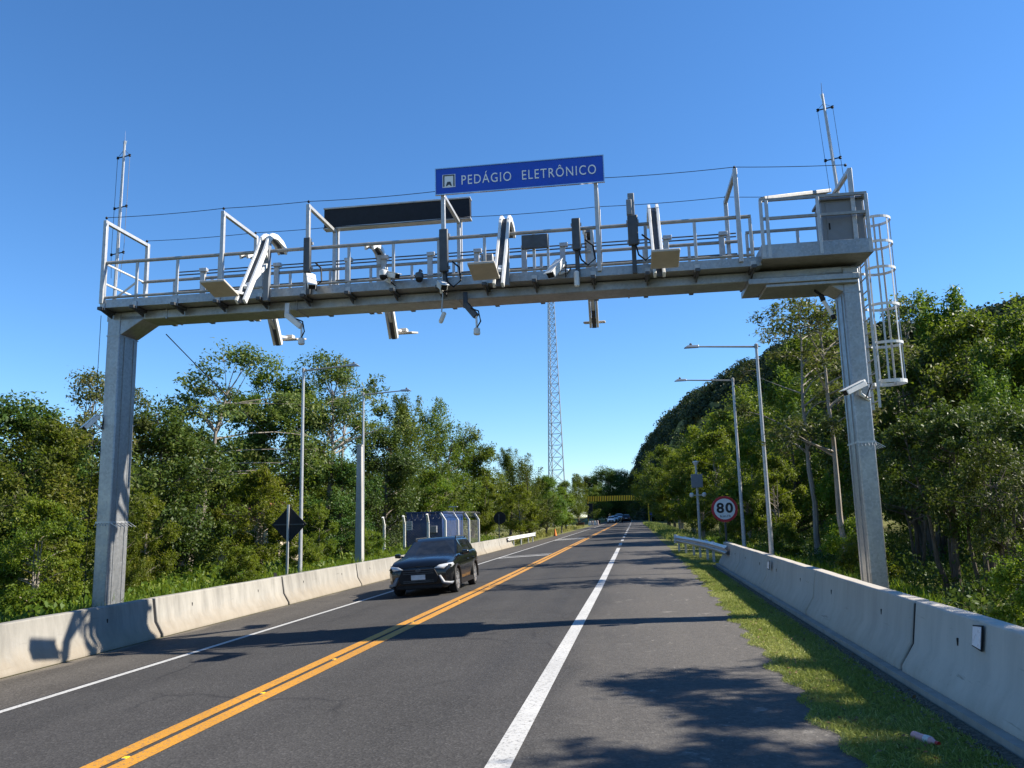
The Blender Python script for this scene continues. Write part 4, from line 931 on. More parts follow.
# lattice tower
TY = 190.0; tb = atY(557.3, 486, TY); tt = atY(548.6, 285, TY)
TW = thing("lattice_tower", "tall thin steel lattice tower rising behind the trees beyond the beam", "tower", (tb.x, TY, gz(tb.x, TY)))
z0, z1 = gz(tb.x, TY), tt.z; cx = tb.x; w0, w1 = 4.1, 1.25
wz = lambda z: w0 + (w1 - w0) * (z - z0) / (z1 - z0)
tri = [(-.5, -.29), (.5, -.29), (0, .58)]; tri = [(-.5, -.5), (.5, -.35), (-.35, .5)]
P3 = lambda k, z: (cx + tri[k][0] * wz(z), TY + tri[k][1] * wz(z), z)
for k in range(3): m = MB(); m.tube([P3(k, z0), P3(k, z1)], [.16, .09], 6); wb(m, "leg", "pale_galvanised", TW)
zs = [z0]
while zs[-1] < z1 - 1: zs.append(zs[-1] + wz(zs[-1]) * .85)
m = MB()
for a, b in zip(zs[:-1], zs[1:]):
    for k in range(3):
        k2 = (k + 1) % 3; m.bar(P3(k, a), P3(k2, b), .085); m.bar(P3(k2, a), P3(k, b), .085); m.bar(P3(k, b), P3(k2, b), .08)
wb(m, "bracing", "lamp_grey", TW, fix=False, smooth=False)

# far striped height-limit gantry with its small neighbours
FY = 215.0; a = atY(587, 502, FY); b = atY(649, 502, FY); zt, zb_ = atY(616, 495.6, FY).z, atY(616, 500.8, FY).z
HG = thing("height_gantry", "yellow and black striped height limit gantry far down the road", "gantry", ((a.x + b.x) / 2, FY, gz(0, FY)))
m = MB(); m.box(((a.x + b.x) / 2, FY, (zt + zb_) / 2), (b.x - a.x, .3, zt - zb_)); cb = wb(m, "crossbeam", "stripe_yellow", HG)
m = MB(); k = 26; st = (b.x - a.x) / k
for i in range(k): m.prism([(a.x + st * (i + .1), zb_ + .0), (a.x + st * (i + .42), zb_), (a.x + st * (i + .57), zt), (a.x + st * (i + .25), zt)], FY - .165, FY - .153, axis=1)
wb(m, "black_stripes", "black_plastic", cb)
for x in (a.x + .2, b.x - .2): m = MB(); m.bar((x, FY + .02, gz(x, FY)), (x, FY + .02, zb_ + .1), .28); wb(m, "column", "stripe_yellow", HG)
p = atY(590, 511, FY - 1); t = thing("dark_panel", "tall dark panel on posts beneath the striped gantry's near end", "panel", (p.x, FY - 1, gz(p.x, FY))); z = gz(p.x, FY)
m = MB(); m.box((p.x, FY - 1, p.z), (1.5, .12, 3.9)); wb(m, "board", "black_panel", t, bevel=.02); m = MB(); m.bar((p.x - .4, FY - .9, z - .1), (p.x - .4, FY - .9, p.z), .1); m.bar((p.x + .4, FY - .9, z - .1), (p.x + .4, FY - .9, p.z), .1); wb(m, "posts_frame", "dark_metal", t)
p = atY(651, 513, FY + 6); t = thing("blue_sign", "small blue roadside sign beyond the striped gantry by the dark trees", "sign", (p.x, FY + 6, gz(p.x, FY))); m = MB(); m.box((p.x, FY + 6, p.z), (.75, .05, 1.1)); wb(m, "board", "sign_blue", t); m = MB(); m.bar((p.x, FY + 6.06, gz(p.x, FY)), (p.x, FY + 6.06, p.z), .08); wb(m, "post", "lamp_grey", t)
for i, px in enumerate((589.5, 592.2, 595, 597.6)):
    p = atY(px, 521.5, 182); x = p.x; z = gz(x, 182); m = MB(); m.prism([(x - .30, z), (x + .30, z), (x + .18, z + .95), (x - .18, z + .95)], 181.6 - i * .3, 182.4 - i * .3, axis=1)
    tag(m.build("plastic_barrier", "barrier_pink" if i % 2 else "white_metal", bevel=.03), ["pale plastic road barrier below the dark panel, nearest the tower", "pink plastic road barrier beside the pale one nearest the tower", "pale plastic road barrier between two pink ones below the dark panel", "pink plastic road barrier nearest the oncoming cars"][i], "barrier", "plastic barriers by the striped gantry")
p = atY(580, 521, 165); t = thing("wooden_crate", "dark brown wooden box on the verge near the plastic barriers", "crate", (p.x, 165, gz(p.x, 165))); z = gz(p.x, 165); m = MB(); m.box((p.x, 165, z + .42), (1.6, .9, .9)); wb(m, "box_body", "brown_wood", t, bevel=.02); m = MB(); m.box((p.x, 165, z + .9), (1.7, 1.0, .06)); wb(m, "lid", "brown_wood", t)
for px, lab in ((555, "orange road cone on the far verge among the tree trunks"), (528.5, "orange road cone on the verge just past the white guardrail")):
    p = atY(px, 527, 92); z = gz(p.x, 92); t = thing("traffic_cone", lab, "cone", (p.x, 92, z)); m = MB(); m.lathe([(.2, .04), (.12, .4), (.04, .8)], (p.x, 92, z), 14); wb(m, "cone_body", "orange_plastic", t); m = MB(); m.box((p.x, 92, z + .02), (.45, .45, .05)); wb(m, "foot", "black_plastic", t)
p = atY(598.8, 518, 190); t = thing("waste_bin", "small dark bin at the verge beside the plastic barriers", "bin", (p.x, 190, gz(p.x, 190))); z = gz(p.x, 190); m = MB(); m.box((p.x, 190, z + .5), (.6, .6, 1.0)); wb(m, "bin_body", "black_plastic", t, bevel=.05); m = MB(); m.box((p.x, 190, z + 1.03), (.68, .68, .08)); wb(m, "lid", "dark_metal", t)

# glimpse of a house among the trees
HX, HY = -20.6, 43.0; hz_ = gz(HX, HY)
HS = thing("house", "small pale house with a tiled roof glimpsed between the trunks", "house", (HX, HY, hz_))
m = MB(); m.box((HX, HY, hz_ + 1.35), (4.6, 6, 2.7)); wb(m, "wall", "wall_render", HS)
m = MB(); m.prism([(HX - 2.9, hz_ + 2.6), (HX + 2.9, hz_ + 2.6), (HX, hz_ + 3.9)], HY - 3.4, HY + 3.4, axis=1); wb(m, "roof", "roof_tile", HS)
m = MB(); m.box((HX + .9, HY - 3.02, hz_ + 1.4), (1.3, .06, 1.1)); wb(m, "window", "glass", HS); m = MB(); m.box((HX + 2.3, HY - 3.4, hz_ + 1.3), (.25, .25, 2.6)); wb(m, "porch_post", "wall_render", HS)

# ------------------------------------------------------------------ vehicles
def loft(rings, close=True):
    m = MB(); n = len(rings[0])
    for r in rings: m.v += [tuple(p) for p in r]
    for i in range(len(rings) - 1):
        for k in range(n): a = i * n + k; b = i * n + (k + 1) % n; m.f.append((a, b, b + n, a + n))
    if close: m.f.append(tuple(reversed(range(n)))); e = (len(rings) - 1) * n; m.f.append(tuple(e + k for k in range(n)))
    return m
def car(loc, rz, label, paint, tilt=0.0, lit=True, name="parked_car", s=1.0, cat="car"):
    """suv about 4.46 m long; local -y is its front"""
    t = thing(name, label, cat, loc, rz); t.rotation_euler = (0, tilt, rz); t.scale = (s, s, s)
    st = [(-2.23, .60, .38, .70), (-2.19, .76, .26, .80), (-2.06, .865, .21, .90), (-1.75, .905, .20, .965), (-1.30, .91, .20, 1.01), (-.92, .912, .20, 1.055), (-.2, .912, .20, 1.06), (.8, .912, .20, 1.075), (1.5, .91, .21, 1.10), (1.95, .885, .24, 1.11), (2.14, .84, .29, 1.06), (2.22, .72, .38, .92)]
    rings = []
    for y, w, zb, zt in st:
        h = zt - zb; hood = .05 if y < -.9 else .0
        half = [(w * .80, zb), (w * .955, zb + .10), (w * .985, zb + h * .38), (w, zb + h * .62), (w * .975, zb + h * .86), (w * .90, zt - .012), (w * .72, zt + hood * .5), (w * .35, zt + hood)]
        rings.append([(-x, y, z) for x, z in half][::1] + [(x, y, z) for x, z in reversed(half)])
    body = loft(rings).build("body", paint, t)
    # wheel arches cut out of the body
    cut = MB()
    for y in (-1.33, 1.31):
        for sx in (-1, 1): cut.tube([(sx * .62, y, .35), (sx * 1.05, y, .35)], .395, 28)
    co = cut.build("wheel_cut", paint); md = body.modifiers.new("cut", 'BOOLEAN'); md.object = co; md.operation = 'DIFFERENCE'; md.solver = 'EXACT'
    co.parent = t; bpy.context.view_layer.update(); dg = bpy.context.evaluated_depsgraph_get(); me = bpy.data.meshes.new_from_object(body.evaluated_get(dg))
    body.modifiers.clear(); body.data = me; bpy.data.objects.remove(co)
    me.set_sharp_from_angle(angle=math.radians(32))
    # greenhouse
    gh = []
    for y0, y1, z, w in ((-.98, 2.0, 1.03, .80), (-.60, 1.86, 1.225, .745), (-.22, 1.66, 1.42, .665), (-.02, 1.5, 1.515, .58), (.2, 1.3, 1.545, .40)):
        gh.append([(-w, y0 + .10, z), (-w * .55, y0, z), (w * .55, y0, z), (w, y0 + .10, z), (w, y1 - .12, z), (w * .55, y1, z), (-w * .55, y1, z), (-w, y1 - .12, z)])
    loft(gh).build("roof", paint, t)
    e = .008
    def quad(name, pts, mat, par=t, th=.006):
        m = MB(); m.add(pts, [tuple(range(len(pts)))]); o = m.build(name, mat, par, fix=False, smooth=False); sm = o.modifiers.new("solid", 'SOLIDIFY'); sm.thickness = th; sm.offset = 0; return o
    L3 = lambda a, b, u: tuple(a[i] + (b[i] - a[i]) * u for i in range(3))
    quad("windscreen", [(-.76, -.905, 1.06), (-.43, -.985, 1.06), (.43, -.985, 1.06), (.76, -.905, 1.06), (.60, -.150, 1.45), (.345, -.245, 1.45), (-.345, -.245, 1.45), (-.60, -.150, 1.45)], "glass")
    quad("rear_window", [(-.70, 1.895, 1.10), (.70, 1.895, 1.10), (.56, 1.63, 1.45), (-.56, 1.63, 1.45)], "glass")
    for sx in (-1, 1):
        P2 = lambda y, z: (sx * (float(np.interp(z, [1.03, 1.225, 1.42, 1.515], [.80, .745, .665, .58])) + e), y, z)
        for nm, pts in (("side_window", [(-.62, 1.09), (.28, 1.09), (.28, 1.44), (.06, 1.45), (-.12, 1.40)]), ("side_window", [(.36, 1.09), (1.18, 1.10), (1.14, 1.43), (.36, 1.44)]), ("side_window", [(1.26, 1.12), (1.68, 1.17), (1.50, 1.38), (1.22, 1.42)])):
            quad(nm, [P2(y, z) for y, z in pts], "glass")
        m = MB(); m.bar((sx * .62, .0, 1.55), (sx * .62, 1.35, 1.55), .035, .03); m.bar((sx * .62, 0, 1.47), (sx * .62, 0, 1.56), .035); m.bar((sx * .62, 1.35, 1.47), (sx * .62, 1.35, 1.56), .035); m.build("roof_rail", "dark_metal", t)
        m = MB(); m.add([(sx * (.93 + a), -.62 + b, 1.08 + c) for a, b, c in ((0, .02, -.07), (.20, .05, -.05), (.20, .05, .07), (0, .02, .08), (0, -.10, -.05), (.17, -.03, -.04), (.17, -.03, .05), (0, -.10, .06))], [(0, 1, 2, 3), (7, 6, 5, 4), (0, 4, 5, 1), (1, 5, 6, 2), (2, 6, 7, 3), (3, 7, 4, 0)]); m.bar((sx * .84, -.60, 1.05), (sx * .95, -.60, 1.06), .05); m.build("wing_mirror", paint, t, bevel=.03)
        # headlamp wraps the corner
        m = MB(); m.add([(sx * .44, -2.215, .755), (sx * .70, -2.175, .72), (sx * .882, -1.96, .74), (sx * .902, -1.74, .80), (sx * .88, -1.80, .86), (sx * .80, -2.06, .855), (sx * .58, -2.185, .83)], [(0, 1, 2, 3, 4, 5, 6)])
        m.v = [(x * 1.0, y - .012, z) for x, y, z in m.v]; o = m.build("headlight", "head_lens", t, fix=False); sm = o.modifiers.new("solid", 'SOLIDIFY'); sm.thickness = .05; sm.offset = 0
        m = MB(); m.add([(sx * .56, -2.235, .56), (sx * .66, -2.235, .34), (sx * .80, -2.17, .285), (sx * .885, -2.03, .29), (sx * .91, -1.90, .36), (sx * .85, -2.10, .365), (sx * .72, -2.215, .39), (sx * .62, -2.245, .56)], [(0, 1, 2, 3, 4, 5, 6, 7)]); o = m.build("bumper_trim", "cabinet_grey", t, fix=False); sm = o.modifiers.new("solid", 'SOLIDIFY'); sm.thickness = .05; sm.offset = 0
        m = MB(); m.add([(sx * .52, 2.225, .84), (sx * .80, 2.15, .86), (sx * .84, 2.10, .94), (sx * .80, 2.15, .99), (sx * .55, 2.21, .97)], [(0, 1, 2, 3, 4)]); o = m.build("tail_light", "tail_lens", t, fix=False); sm = o.modifiers.new("solid", 'SOLIDIFY'); sm.thickness = .05; sm.offset = 0
        m = MB()
        for y in (-1.33, 1.31):
            pts = [(sx * .905, y + .42 * math.cos(a), .35 + .42 * math.sin(a)) for a in np.linspace(-.25, math.pi + .25, 15)]; m.tube(pts, .035, 6)
        m.bar((sx * .895, -.92, .27), (sx * .895, .92, .27), .05, .12); m.build("sill_cladding", "black_plastic", t)
        m = MB()
        for y in (.1, .98): m.bar((sx * .925, y, .86), (sx * .925, y + .18, .865), .03, .025)
        m.build("door_handles", paint, t)
        for y in (-1.33, 1.31):
            RX = Matrix.Rotation(sx * math.pi / 2, 3, 'Y'); m = MB(); m.lathe([(.23, -.11), (.32, -.11), (.345, -.07), (.345, .06), (.32, .10), (.245, .105), (.232, .03), (.06, .03)], (sx * .80, y, .345), 26, RX); wl = m.build("wheel", "tyre", t)
            m = MB(); m.lathe([(.05, .07), (.06, .085), (.03, .095)], (sx * .80, y, .345), 14, RX); m.lathe([(.232, .04), (.236, .1), (.215, .1), (.205, .05)], (sx * .80, y, .345), 26, RX)
            for k in range(10):
                a = k * math.pi / 5 + (.12 if k % 2 else -.12); m.bar((sx * .885, y + .04 * math.cos(a), .345 + .04 * math.sin(a)), (sx * .885, y + .222 * math.cos(a), .345 + .222 * math.sin(a)), .035, .03, up=(1, 0, 0))
            m.build("rim", "alloy", wl)
            m = MB(); m.lathe([(.2, -.02), (.2, .03)], (sx * .80, y, .345), 20, RX); m.build("brake_disc", "dark_metal", wl)
    m = MB(); m.prism([(-.46, .74), (.46, .74), (.58, .50), (.50, .36), (-.50, .36), (-.58, .50)], -2.262, -2.2, axis=1)
    gr = m.build("grille", "black_plastic", t, bevel=.015); m = MB()
    for z in (.68, .63, .44, .40): m.box((0, -2.266, z), (.86, .008, .014))
    m.build("grille_bars", "dark_metal", gr)
    m = MB(); m.lathe([(.07, 0), (.075, .006), (.06, .01)], (0, -2.262, .715), 20, Matrix.Rotation(math.pi / 2, 3, 'X') @ Matrix.Diagonal((1, .68, 1))); m.build("emblem", "dark_metal", gr)
    m = MB(); m.box((0, -2.275, .53), (.40, .012, .13)); m.build("number_plate", "plate_grey", t, bevel=.004)
    m = MB(); m.box((0, 2.235, .80), (.40, .012, .13)); m.build("number_plate", "plate_grey", t, bevel=.004)
    m = MB(); m.box((0, -2.14, .27), (1.3, .16, .12)); m.build("lower_grille", "black_plastic", t, bevel=.03)
    return t
SUVX, SUVY = -5.44, 23.1
suv = car((SUVX, SUVY, gz(SUVX, SUVY) - .0), 0.0, "black suv driving towards the camera on the far lane with pale headlamps", "car_black", tilt=math.atan(-.05) * 1.0, name="suv", cat="car", s=.945)
def far_car(px, py, Y, rz, label, paint, s=1.0):
    p = atY(px, py, Y); return car((p.x, Y, gz(p.x, Y)), rz, label, paint, name="distant_car", s=s)
far_car(626.3, 521, 200, math.pi, "dark car seen from behind driving away under the striped gantry", "car_black", 1.2)
far_car(611.5, 521, 196, 0.0, "low white car coming towards the camera, ahead of the silver car", "car_white", 1.05)
far_car(614.8, 520, 210, 0.0, "silver grey car following the low white car", "car_silver", 1.15)
far_car(619.3, 519, 232, 0.0, "taller white car at the back of the oncoming queue", "car_white", 1.35)

# bottle on the verge
p = atX(926, 738, 2.28); b0 = atY(914, 732, 6.75)
def ground_hit(px, py, z=0.0):
    d = ray(px, py); t = (z - H) / d[2]; return Vector((d[0] * t, d[1] * t, z))
A = ground_hit(913, 735, .03); B = ground_hit(939, 744, .03); dv = (B - A).normalized(); L = (B - A).length
BT = thing("plastic_bottle", "crushed pink drink bottle with a pale label lying on the grass", "bottle", A.lerp(B, .5))
def bt(name, mat, pr):
    m = MB(); q = [A + dv * (u * L) for u, r in pr]; m.tube(q, [r for u, r in pr], 14); wb(m, name, mat, BT)
bt("bottle_body", "bottle_pink", [(0, .02), (.03, .033), (.12, .035), (.3, .032), (.45, .035), (.72, .034), (.84, .018), (.90, .014)]); bt("label_sleeve", "bottle_label", [(.50, .0362), (.70, .0358)]); bt("cap", "cap_red", [(.90, .017), (1.0, .017)])

# ------------------------------------------------------------------ vegetation (positions surveyed from the skyline)
LG = "trees behind the sunlit barriers"; RG = "trees behind the grey barriers"
L_TREES = [
 ("dark", 18, 402, -17, 1.15, "dark dense tree at the picture's edge, highest crown left of the gantry column"),
 ("dense", 55, 425, -15, 1.0, "green broadleaf tree between the edge tree and the camera bearing column"),
 ("bright", 40, 500, -13, 1.0, "bright green young tree with pale stems behind the sunlit barrier's near end"),
 ("tall", 92, 372, -20, .9, "thin topped tall tree showing its twigs beside the gantry's shaded column"),
 ("dark", 150, 402, -18, 1.1, "dark tree right behind the gantry's shaded column"),
 ("feather", 122, 490, -14.5, .8, "young feathery tree hiding behind the shaded column's foot"),
 ("tall", 246, 347, -16.5, 1.15, "tallest open crowned tree with a leaning pale trunk, left of the nearest lamp"),
 ("dense", 268, 372, -19, .9, "open crowned tree between the leaning tree and the nearest lamp"),
 ("dense", 185, 432, -21, 1.0, "rounded green tree under the leaning tree's crown, on the column side"),
 ("bright", 146, 495, -14.5, .8, "bright leafy young tree just right of the shaded column"),
 ("bright", 262, 470, -14, 1.0, "bright leafy tree behind the dark diamond sign"),
 ("dark", 205, 470, -22, 1.2, "dark tree filling the gap around the house"),
 ("tall", 322, 354, -16, .95, "tall tree with umbrella like clumps right behind the lamp by the diamond sign"),
 ("slim", 342, 366, -18, 1.2, "slender tree with thin limbs between the two lamps on the pale barrier side"),
 ("dense", 300, 440, -19, 1.1, "green tree behind the lower half of the lamp by the diamond sign"),
 ("dark", 335, 455, -15, 1.0, "dark leafy tree with glossy leaves left of the square concrete pole"),
 ("bright", 318, 505, -14.5, .8, "low bright tree between the diamond sign and the square concrete pole"),
 ("dark", 385, 428, -17, 1.0, "dark tree directly behind the square concrete pole"),
 ("feather", 405, 402, -18, 1.0, "feathery tree with upswept twigs right of the concrete pole's lamp"),
 ("feather", 440, 402, -17, 1.05, "tallest feathery tree above the blue container"),
 ("dense", 470, 432, -18, 1.0, "rounded tree right of the tallest feathery tree"),
 ("bright", 428, 470, -16, 1.0, "bright green tree just behind the blue container"),
 ("feather", 508, 452, -16.5, 1.0, "feathery tree above the round sign back"),
 ("bright", 484, 478, -13.5, .9, "bright tree between the container and the round sign back"),
]
for k, px, py, X, w, lab in L_TREES: treeX(k, px, py, X, lab, w, LG, 14.0 if "leaning pale" in lab else 0.0)
L_FAR = [
 ("feather", 528, 456, 80, 1.0, "leafy tree left of the lattice tower's foot"), ("bright", 520, 485, 74, 1.0, "bright low tree behind the white guardrail's end"), ("dense", 545, 478, 92, 1.0, "green tree in front of the lattice tower's foot"),
 ("bright", 560, 488, 108, 1.1, "bright tree at the lattice tower's right foot"), ("dense", 565, 482, 125, 1.0, "green tree right of the lattice tower"), ("feather", 577, 476, 200, 1.1, "green tree above the striped gantry's near end"),
 ("dark", 604, 467, 270, 1.3, "large dark rounded tree at the road's end above the striped gantry"), ("dark", 619, 471, 290, 1.3, "dark rounded tree at the road's end, beside the sky notch"), ("dark", 595, 474, 290, 1.4, "dark tree behind the large rounded one at the road's end"), ("dense", 594, 488, 230, 1.1, "lighter green tree standing in front of the dark rounded ones"),
 ("dark", 612, 495, 300, 1.4, "low dark tree closing the road's end on the oncoming side"), ("dark", 627, 492, 330, 1.4, "dark tree at the very end of the road under the notch of sky"), ("dark", 640, 486, 330, 1.4, "dark tree closing the road's end at the hill foot"), ("dark", 622, 487, 340, 1.6, "dark tree filling the road's end just left of the sky notch"), ("dark", 633, 499, 370, 1.6, "shadowed low tree in the middle of the road's end"),
]
for k, px, py, Y, w, lab in L_FAR: treeY(k, px, py, Y, lab, w, "trees towards the road's end")
R_TREES = [
 ("slim", 822, 290, 5.9, 1.3, "slender open tree with bare trunk under the beam, left of the ladder column"),
 ("slim", 797, 303, 7.4, 1.25, "thin twiggy tree leaning out over the lamp nearer the ladder column"),
 ("dense", 808, 345, 12.5, 1.0, "broad green tree between the tall lamp and the ladder column"),
 ("feather", 783, 372, 10, 1.0, "feathery green tree behind the tall lamp"),
 ("thicket", 850, 355, 11.5, 1.0, "dark tree behind the ladder column"),
 ("bright", 838, 440, 8.5, .8, "lower green tree in front of the slender bare trunk"),
 ("tall", 905, 306, 12, 1.0, "tall tree right behind the hoop cage"),
 ("feather", 938, 300, 12.8, .95, "upswept leafy tree right of the hoop cage, highest there"),
 ("thicket", 915, 350, 10.5, .9, "dark shaded tree just right of the hoop cage's foot"),
 ("dense", 968, 318, 12.5, .9, "green tree with yellowing leaves below the far hill's crest"),
 ("dense", 1010, 318, 12.6, .95, "broad tree at the picture's edge above the near grey barrier"),
 ("feather", 985, 372, 9.6, .85, "leafy young tree above the barrier reflector"),
 ("thicket", 935, 405, 7.4, .9, "dark many stemmed tree behind the reflector barrier"),
 ("thicket", 1000, 440, 6.6, .8, "many stemmed shady tree behind the near barrier at the picture's edge"),
 ("bright", 762, 408, 12, 1.0, "green tree between the two street lamps by the speed sign"),
 ("bright", 772, 455, 8, .8, "bright bushy tree at the foot of the tall lamp"),
 ("thicket", 968, 400, 8.0, .9, "dark stemmed shady tree between the reflector and the hoop cage"),
 ("thicket", 905, 430, 8.6, .8, "shady many stemmed tree right behind the ladder column"),
 ("thicket", 1022, 400, 8.2, .9, "shady many stemmed tree at the picture's edge behind the near barrier"),
 ("tall", 735, 405, 14, .9, "pale stemmed tree just above the speed limit sign"),
]
for k, px, py, X, w, lab in R_TREES: treeX(k, px, py, X, lab, w, RG)
R_FAR = [
 ("bright", 742, 440, 52, 1.0, "bright tree left of the speed sign's lamp"), ("bright", 715, 432, 66, 1.0, "yellowish green tree behind the camera pole"), ("bright", 700, 428, 80, 1.05, "green tree on the slope above the camera pole"), ("bright", 688, 452, 74, 1.0, "bright leafy tree left of the camera pole"),
 ("bright", 725, 415, 84, 1.1, "taller green tree on the slope between the camera pole and the lamps"), ("bright", 676, 455, 95, 1.0, "green tree by the verge beyond the guardrail end"), ("bright", 679, 466, 102, 1.0, "yellowish tree leaning towards the road past the guardrail"), ("dense", 671, 468, 120, 1.1, "green tree near the striped gantry's far end"),
 ("dark", 672, 470, 138, 1.0, "dark tree beside the small blue sign"), ("dark", 648, 478, 225, 1.1, "dark tree behind the small blue sign"), ("dense", 664, 448, 140, 1.2, "green tree climbing the hill foot"), ("dark", 648, 468, 260, 1.4, "dark tree at the hill foot beyond the striped gantry"),
 ("bright", 700, 478, 58, .9, "low bright tree right behind the camera pole"), ("dense", 748, 395, 78, 1.1, "green tree below the hill between the lamps"),
]
for k, px, py, Y, w, lab in R_FAR: treeY(k, px, py, Y, lab, w, "trees below the hill")
# beside and behind the camera, outside the picture: they shade the verge
for k, x, y, h, w, lab in [("canopy", 9.5, 7.9, 8.7, .78, "flat crowned tree beside the camera shading the near road"), ("canopy", 9.9, 6.6, 8.9, .78, "second flat crowned tree beside the camera, outside the picture"), ("canopy", 9.7, 10.7, 8.1, .78, "flat crowned tree beside the near barrier shading the road edge"), ("canopy", 10.7, 5.2, 9.5, .78, "flat crowned tree next to the camera, outside the picture")]:
    tree(k, x, y, h, lab, w, RG)
# shrubs, ferns, undergrowth and grass
S_ = [("bush", -11.2, 22.5, 1.7, "round bright shrub left of the diamond sign's post"), ("bush", -11.6, 27.6, 2.0, "leafy shrub right of the diamond sign's lamp"), ("bush", -11.4, 12.2, 1.6, "shrub behind the sunlit barrier at the picture's edge"), ("bush", -11.9, 36.5, 2.0, "shrub at the concrete pole's foot"), 
      ("bush", 5.6, 20.5, 1.5, "bright bush behind the barrier just left of the ladder column"), ("bush", 6.3, 24.0, 1.9, "bush at the slender bare trunk's foot"), ("bush", 5.4, 31.5, 1.7, "bush between the two street lamps"), ("bush", 5.2, 42.0, 2.2, "bush behind the speed limit sign"), ("bush", 5.6, 12.2, 1.6, "shaded bush behind the reflector barrier")]
for k, x, y, h, lab in S_: tree(k, x, y, h, lab, 1.0, "bushes behind the barriers")
def scatter(name, n, xf, y0, y1, hf, mat, label, L=(.25, .5), wr=.3, up=.6, power=1.0, seed=1, spread=.6):
    r = np.random.default_rng(seed); y = y0 + (y1 - y0) * r.random(n) ** power; a, b = xf(y); x = a + (b - a) * r.random(n)
    cl = np.sin(x * 1.9 + 1.3 * np.sin(y * .9)) * .5 + np.sin(y * 1.7 + x * .6) * .5
    z = np.array([gz(p, q) for p, q in zip(x, y)]) + hf * (0.55 + .45 * cl) * r.random(n)
    d = unit(r.normal(size=(n, 3)) * spread + np.array([0, 0, up])); nn = unit(np.cross(d, r.normal(size=(n, 3)))); Ls = r.uniform(*L, n)
    me = leaf_mesh(name, np.stack([x, y, z + Ls * .3], 1), d, nn, Ls, Ls * wr, mat, np.clip(r.normal(.45 + .2 * cl, .22), 0, 1)); o = bpy.data.objects.new(name, me); COL.objects.link(o); return tag(o, label, kind='stuff')
cst = lambda a, b: (lambda y: (np.full_like(y, a), np.full_like(y, b)))
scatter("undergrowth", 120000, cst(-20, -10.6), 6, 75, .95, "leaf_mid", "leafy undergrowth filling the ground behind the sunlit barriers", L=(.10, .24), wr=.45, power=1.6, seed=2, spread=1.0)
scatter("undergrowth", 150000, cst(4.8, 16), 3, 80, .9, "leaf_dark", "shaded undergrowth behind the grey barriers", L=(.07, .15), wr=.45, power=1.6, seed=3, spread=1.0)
scatter("tall_grass", 26000, cst(-11.6, -10.2), 8, 45, .5, "leaf_bright", "tall bright grass behind the sunlit barriers", L=(.35, .8), wr=.05, up=1.6, power=1.3, seed=4, spread=.5)
scatter("tall_grass", 22000, lambda y: (y * 0 + 3.9 + .01 * y, y * 0 + 5.6), 16, 50, .35, "leaf_bright", "tall bright grass and ferns behind the grey barriers", L=(.3, .65), wr=.06, up=1.3, power=1.2, seed=5, spread=.5)
def vx(y):
    c = np.interp(y, CYY, CXX); e = 1.6 + c + np.interp(y, [4, 8, 14, 25, 60], [-.08, .02, .05, .16, .1]) - .10 + .12 * np.sin(y * 2.3) * np.sin(y * 5.1); return e, np.where(y < 29, 2.56 + c * .7, 4.2)
scatter("verge_grass", 130000, vx, 3.2, 42, .015, "grass_blade", "short mown grass on the verge between road and grey barriers", L=(.03, .085), wr=.10, up=.7, power=1.9, seed=6, spread=.8)
scatter("far_grass", 9000, cst(-13, -8.9), 62, 165, .2, "grass_blade", "sunny grass on the far verge past the white guardrail", L=(.3, .6), wr=.12, up=1.2, seed=7)
scatter("far_grass", 9000, lambda y: (y * 0 + 2.6, y * 0 + 6), 42, 165, .2, "grass_blade", "grass on the verge past the steel guardrail", L=(.3, .6), wr=.12, up=1.2, seed=8)
r9 = np.random.default_rng(19); n9 = 420; y9 = 3.5 + 24 * r9.random(n9) ** 1.5; x9 = np.interp(y9, CYY, CXX) + 1.55 + r9.random(n9) * 1.1
d9 = unit(r9.normal(size=(n9, 3)) * np.array([1, 1, .25])); u9 = unit(np.cross(d9, unit(r9.normal(size=(n9, 3)) * .35 + np.array([0, 0, 1])))); u9 = unit(np.cross(u9, d9))
o9 = bpy.data.objects.new("fallen_leaves", leaf_mesh("fallen_leaves", np.stack([x9, y9, np.array([gz(a, b) for a, b in zip(x9, y9)]) + .045], 1), d9, u9, r9.uniform(.03, .075, n9), r9.uniform(.015, .035, n9), "dead_leaf")); COL.objects.link(o9); tag(o9, "dry brown leaves scattered along the verge", kind='stuff')
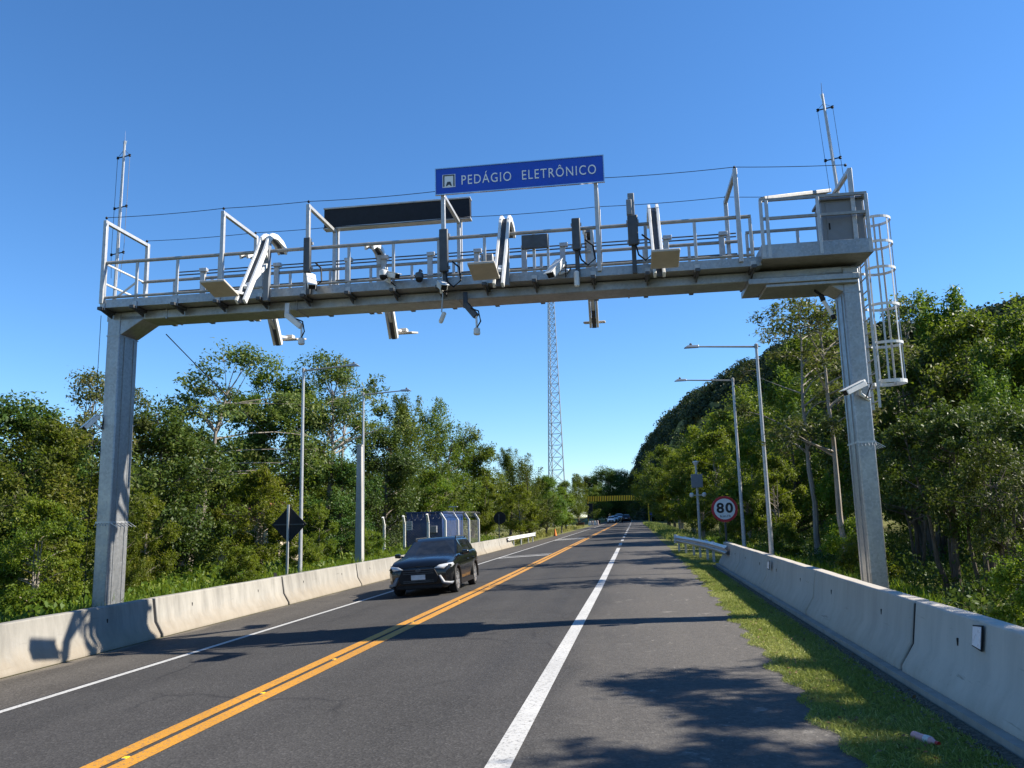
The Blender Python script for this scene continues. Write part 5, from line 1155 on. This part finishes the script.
for y in (6.6, 9.1, 11.3, 15.3, 19.3, 23.3, 27.3):
    x = -4.222 + bend(y); z = gz(x, y); t = thing("road_stud", "small yellow reflective stud between the two yellow centre lines", "road stud", (x, y, z), 0, "studs between the centre lines")
    m = MB(); m.prism([(-.03, 0), (.03, 0), (.02, .015), (-.02, .015)], -.03, .03, axis=1); m.build("stud_body", "stripe_yellow", t); m = MB(); m.box((0, -.031, .008), (.035, .004, .009)); m.build("stud_lens", "reflector", t)
def wood(name, n, rows, mat, label, seed, size=(1.6, 2.8)):
    r = np.random.default_rng(seed); C = []; O = []; V = []
    for _ in range(n):
        (x0, y0, h0), (x1, y1, h1) = rows[r.integers(0, len(rows) - 1)], None or rows[0]
        i = r.integers(0, len(rows) - 1); a, b = np.array(rows[i]), np.array(rows[i + 1]); p = a + (b - a) * r.random(); hgt = p[2] * r.uniform(.25, 1.0)
        c = np.array([p[0] + r.normal() * 2.5, p[1] + r.normal() * 2.5, gz(p[0], p[1]) + hgt - 1.0]); k = 230; q = unit(r.normal(size=(k, 3))) * r.uniform(*size) * r.random((k, 1)) ** .4
        C.append(c + q); O.append(q); V.append(np.clip(r.normal(r.uniform(.2, .7), .2, k), 0, 1))
    C = np.concatenate(C); O = unit(np.concatenate(O)); k = len(C); nn = unit(O * .6 + r.normal(size=(k, 3)) * .6 + np.array([0, 0, .4])); d = unit(np.cross(nn, r.normal(size=(k, 3))))
    me = leaf_mesh(name, C, d, nn, r.uniform(.18, .42, k), r.uniform(.10, .2, k), mat, np.concatenate(V)); o = bpy.data.objects.new(name, me); COL.objects.link(o); tag(o, label, kind='stuff')
wood("background_wood", 700, [(-32, 10, 4.5), (-29, 32, 6.5), (-27, 55, 8.0), (-25, 85, 9), (-21, 130, 9), (-21, 180, 10), (-24, 230, 10)], "leaf_dark", "dense dark wood behind the trees on the sunlit barrier side", 31)
wood("background_wood", 800, [(18, 4, 4.0), (19, 28, 5.5), (19, 50, 8.5), (19, 80, 12), (18, 120, 15), (16, 170, 18), (18, 230, 20)], "leaf_dark", "dense dark wood behind the trees on the grey barrier side", 32)
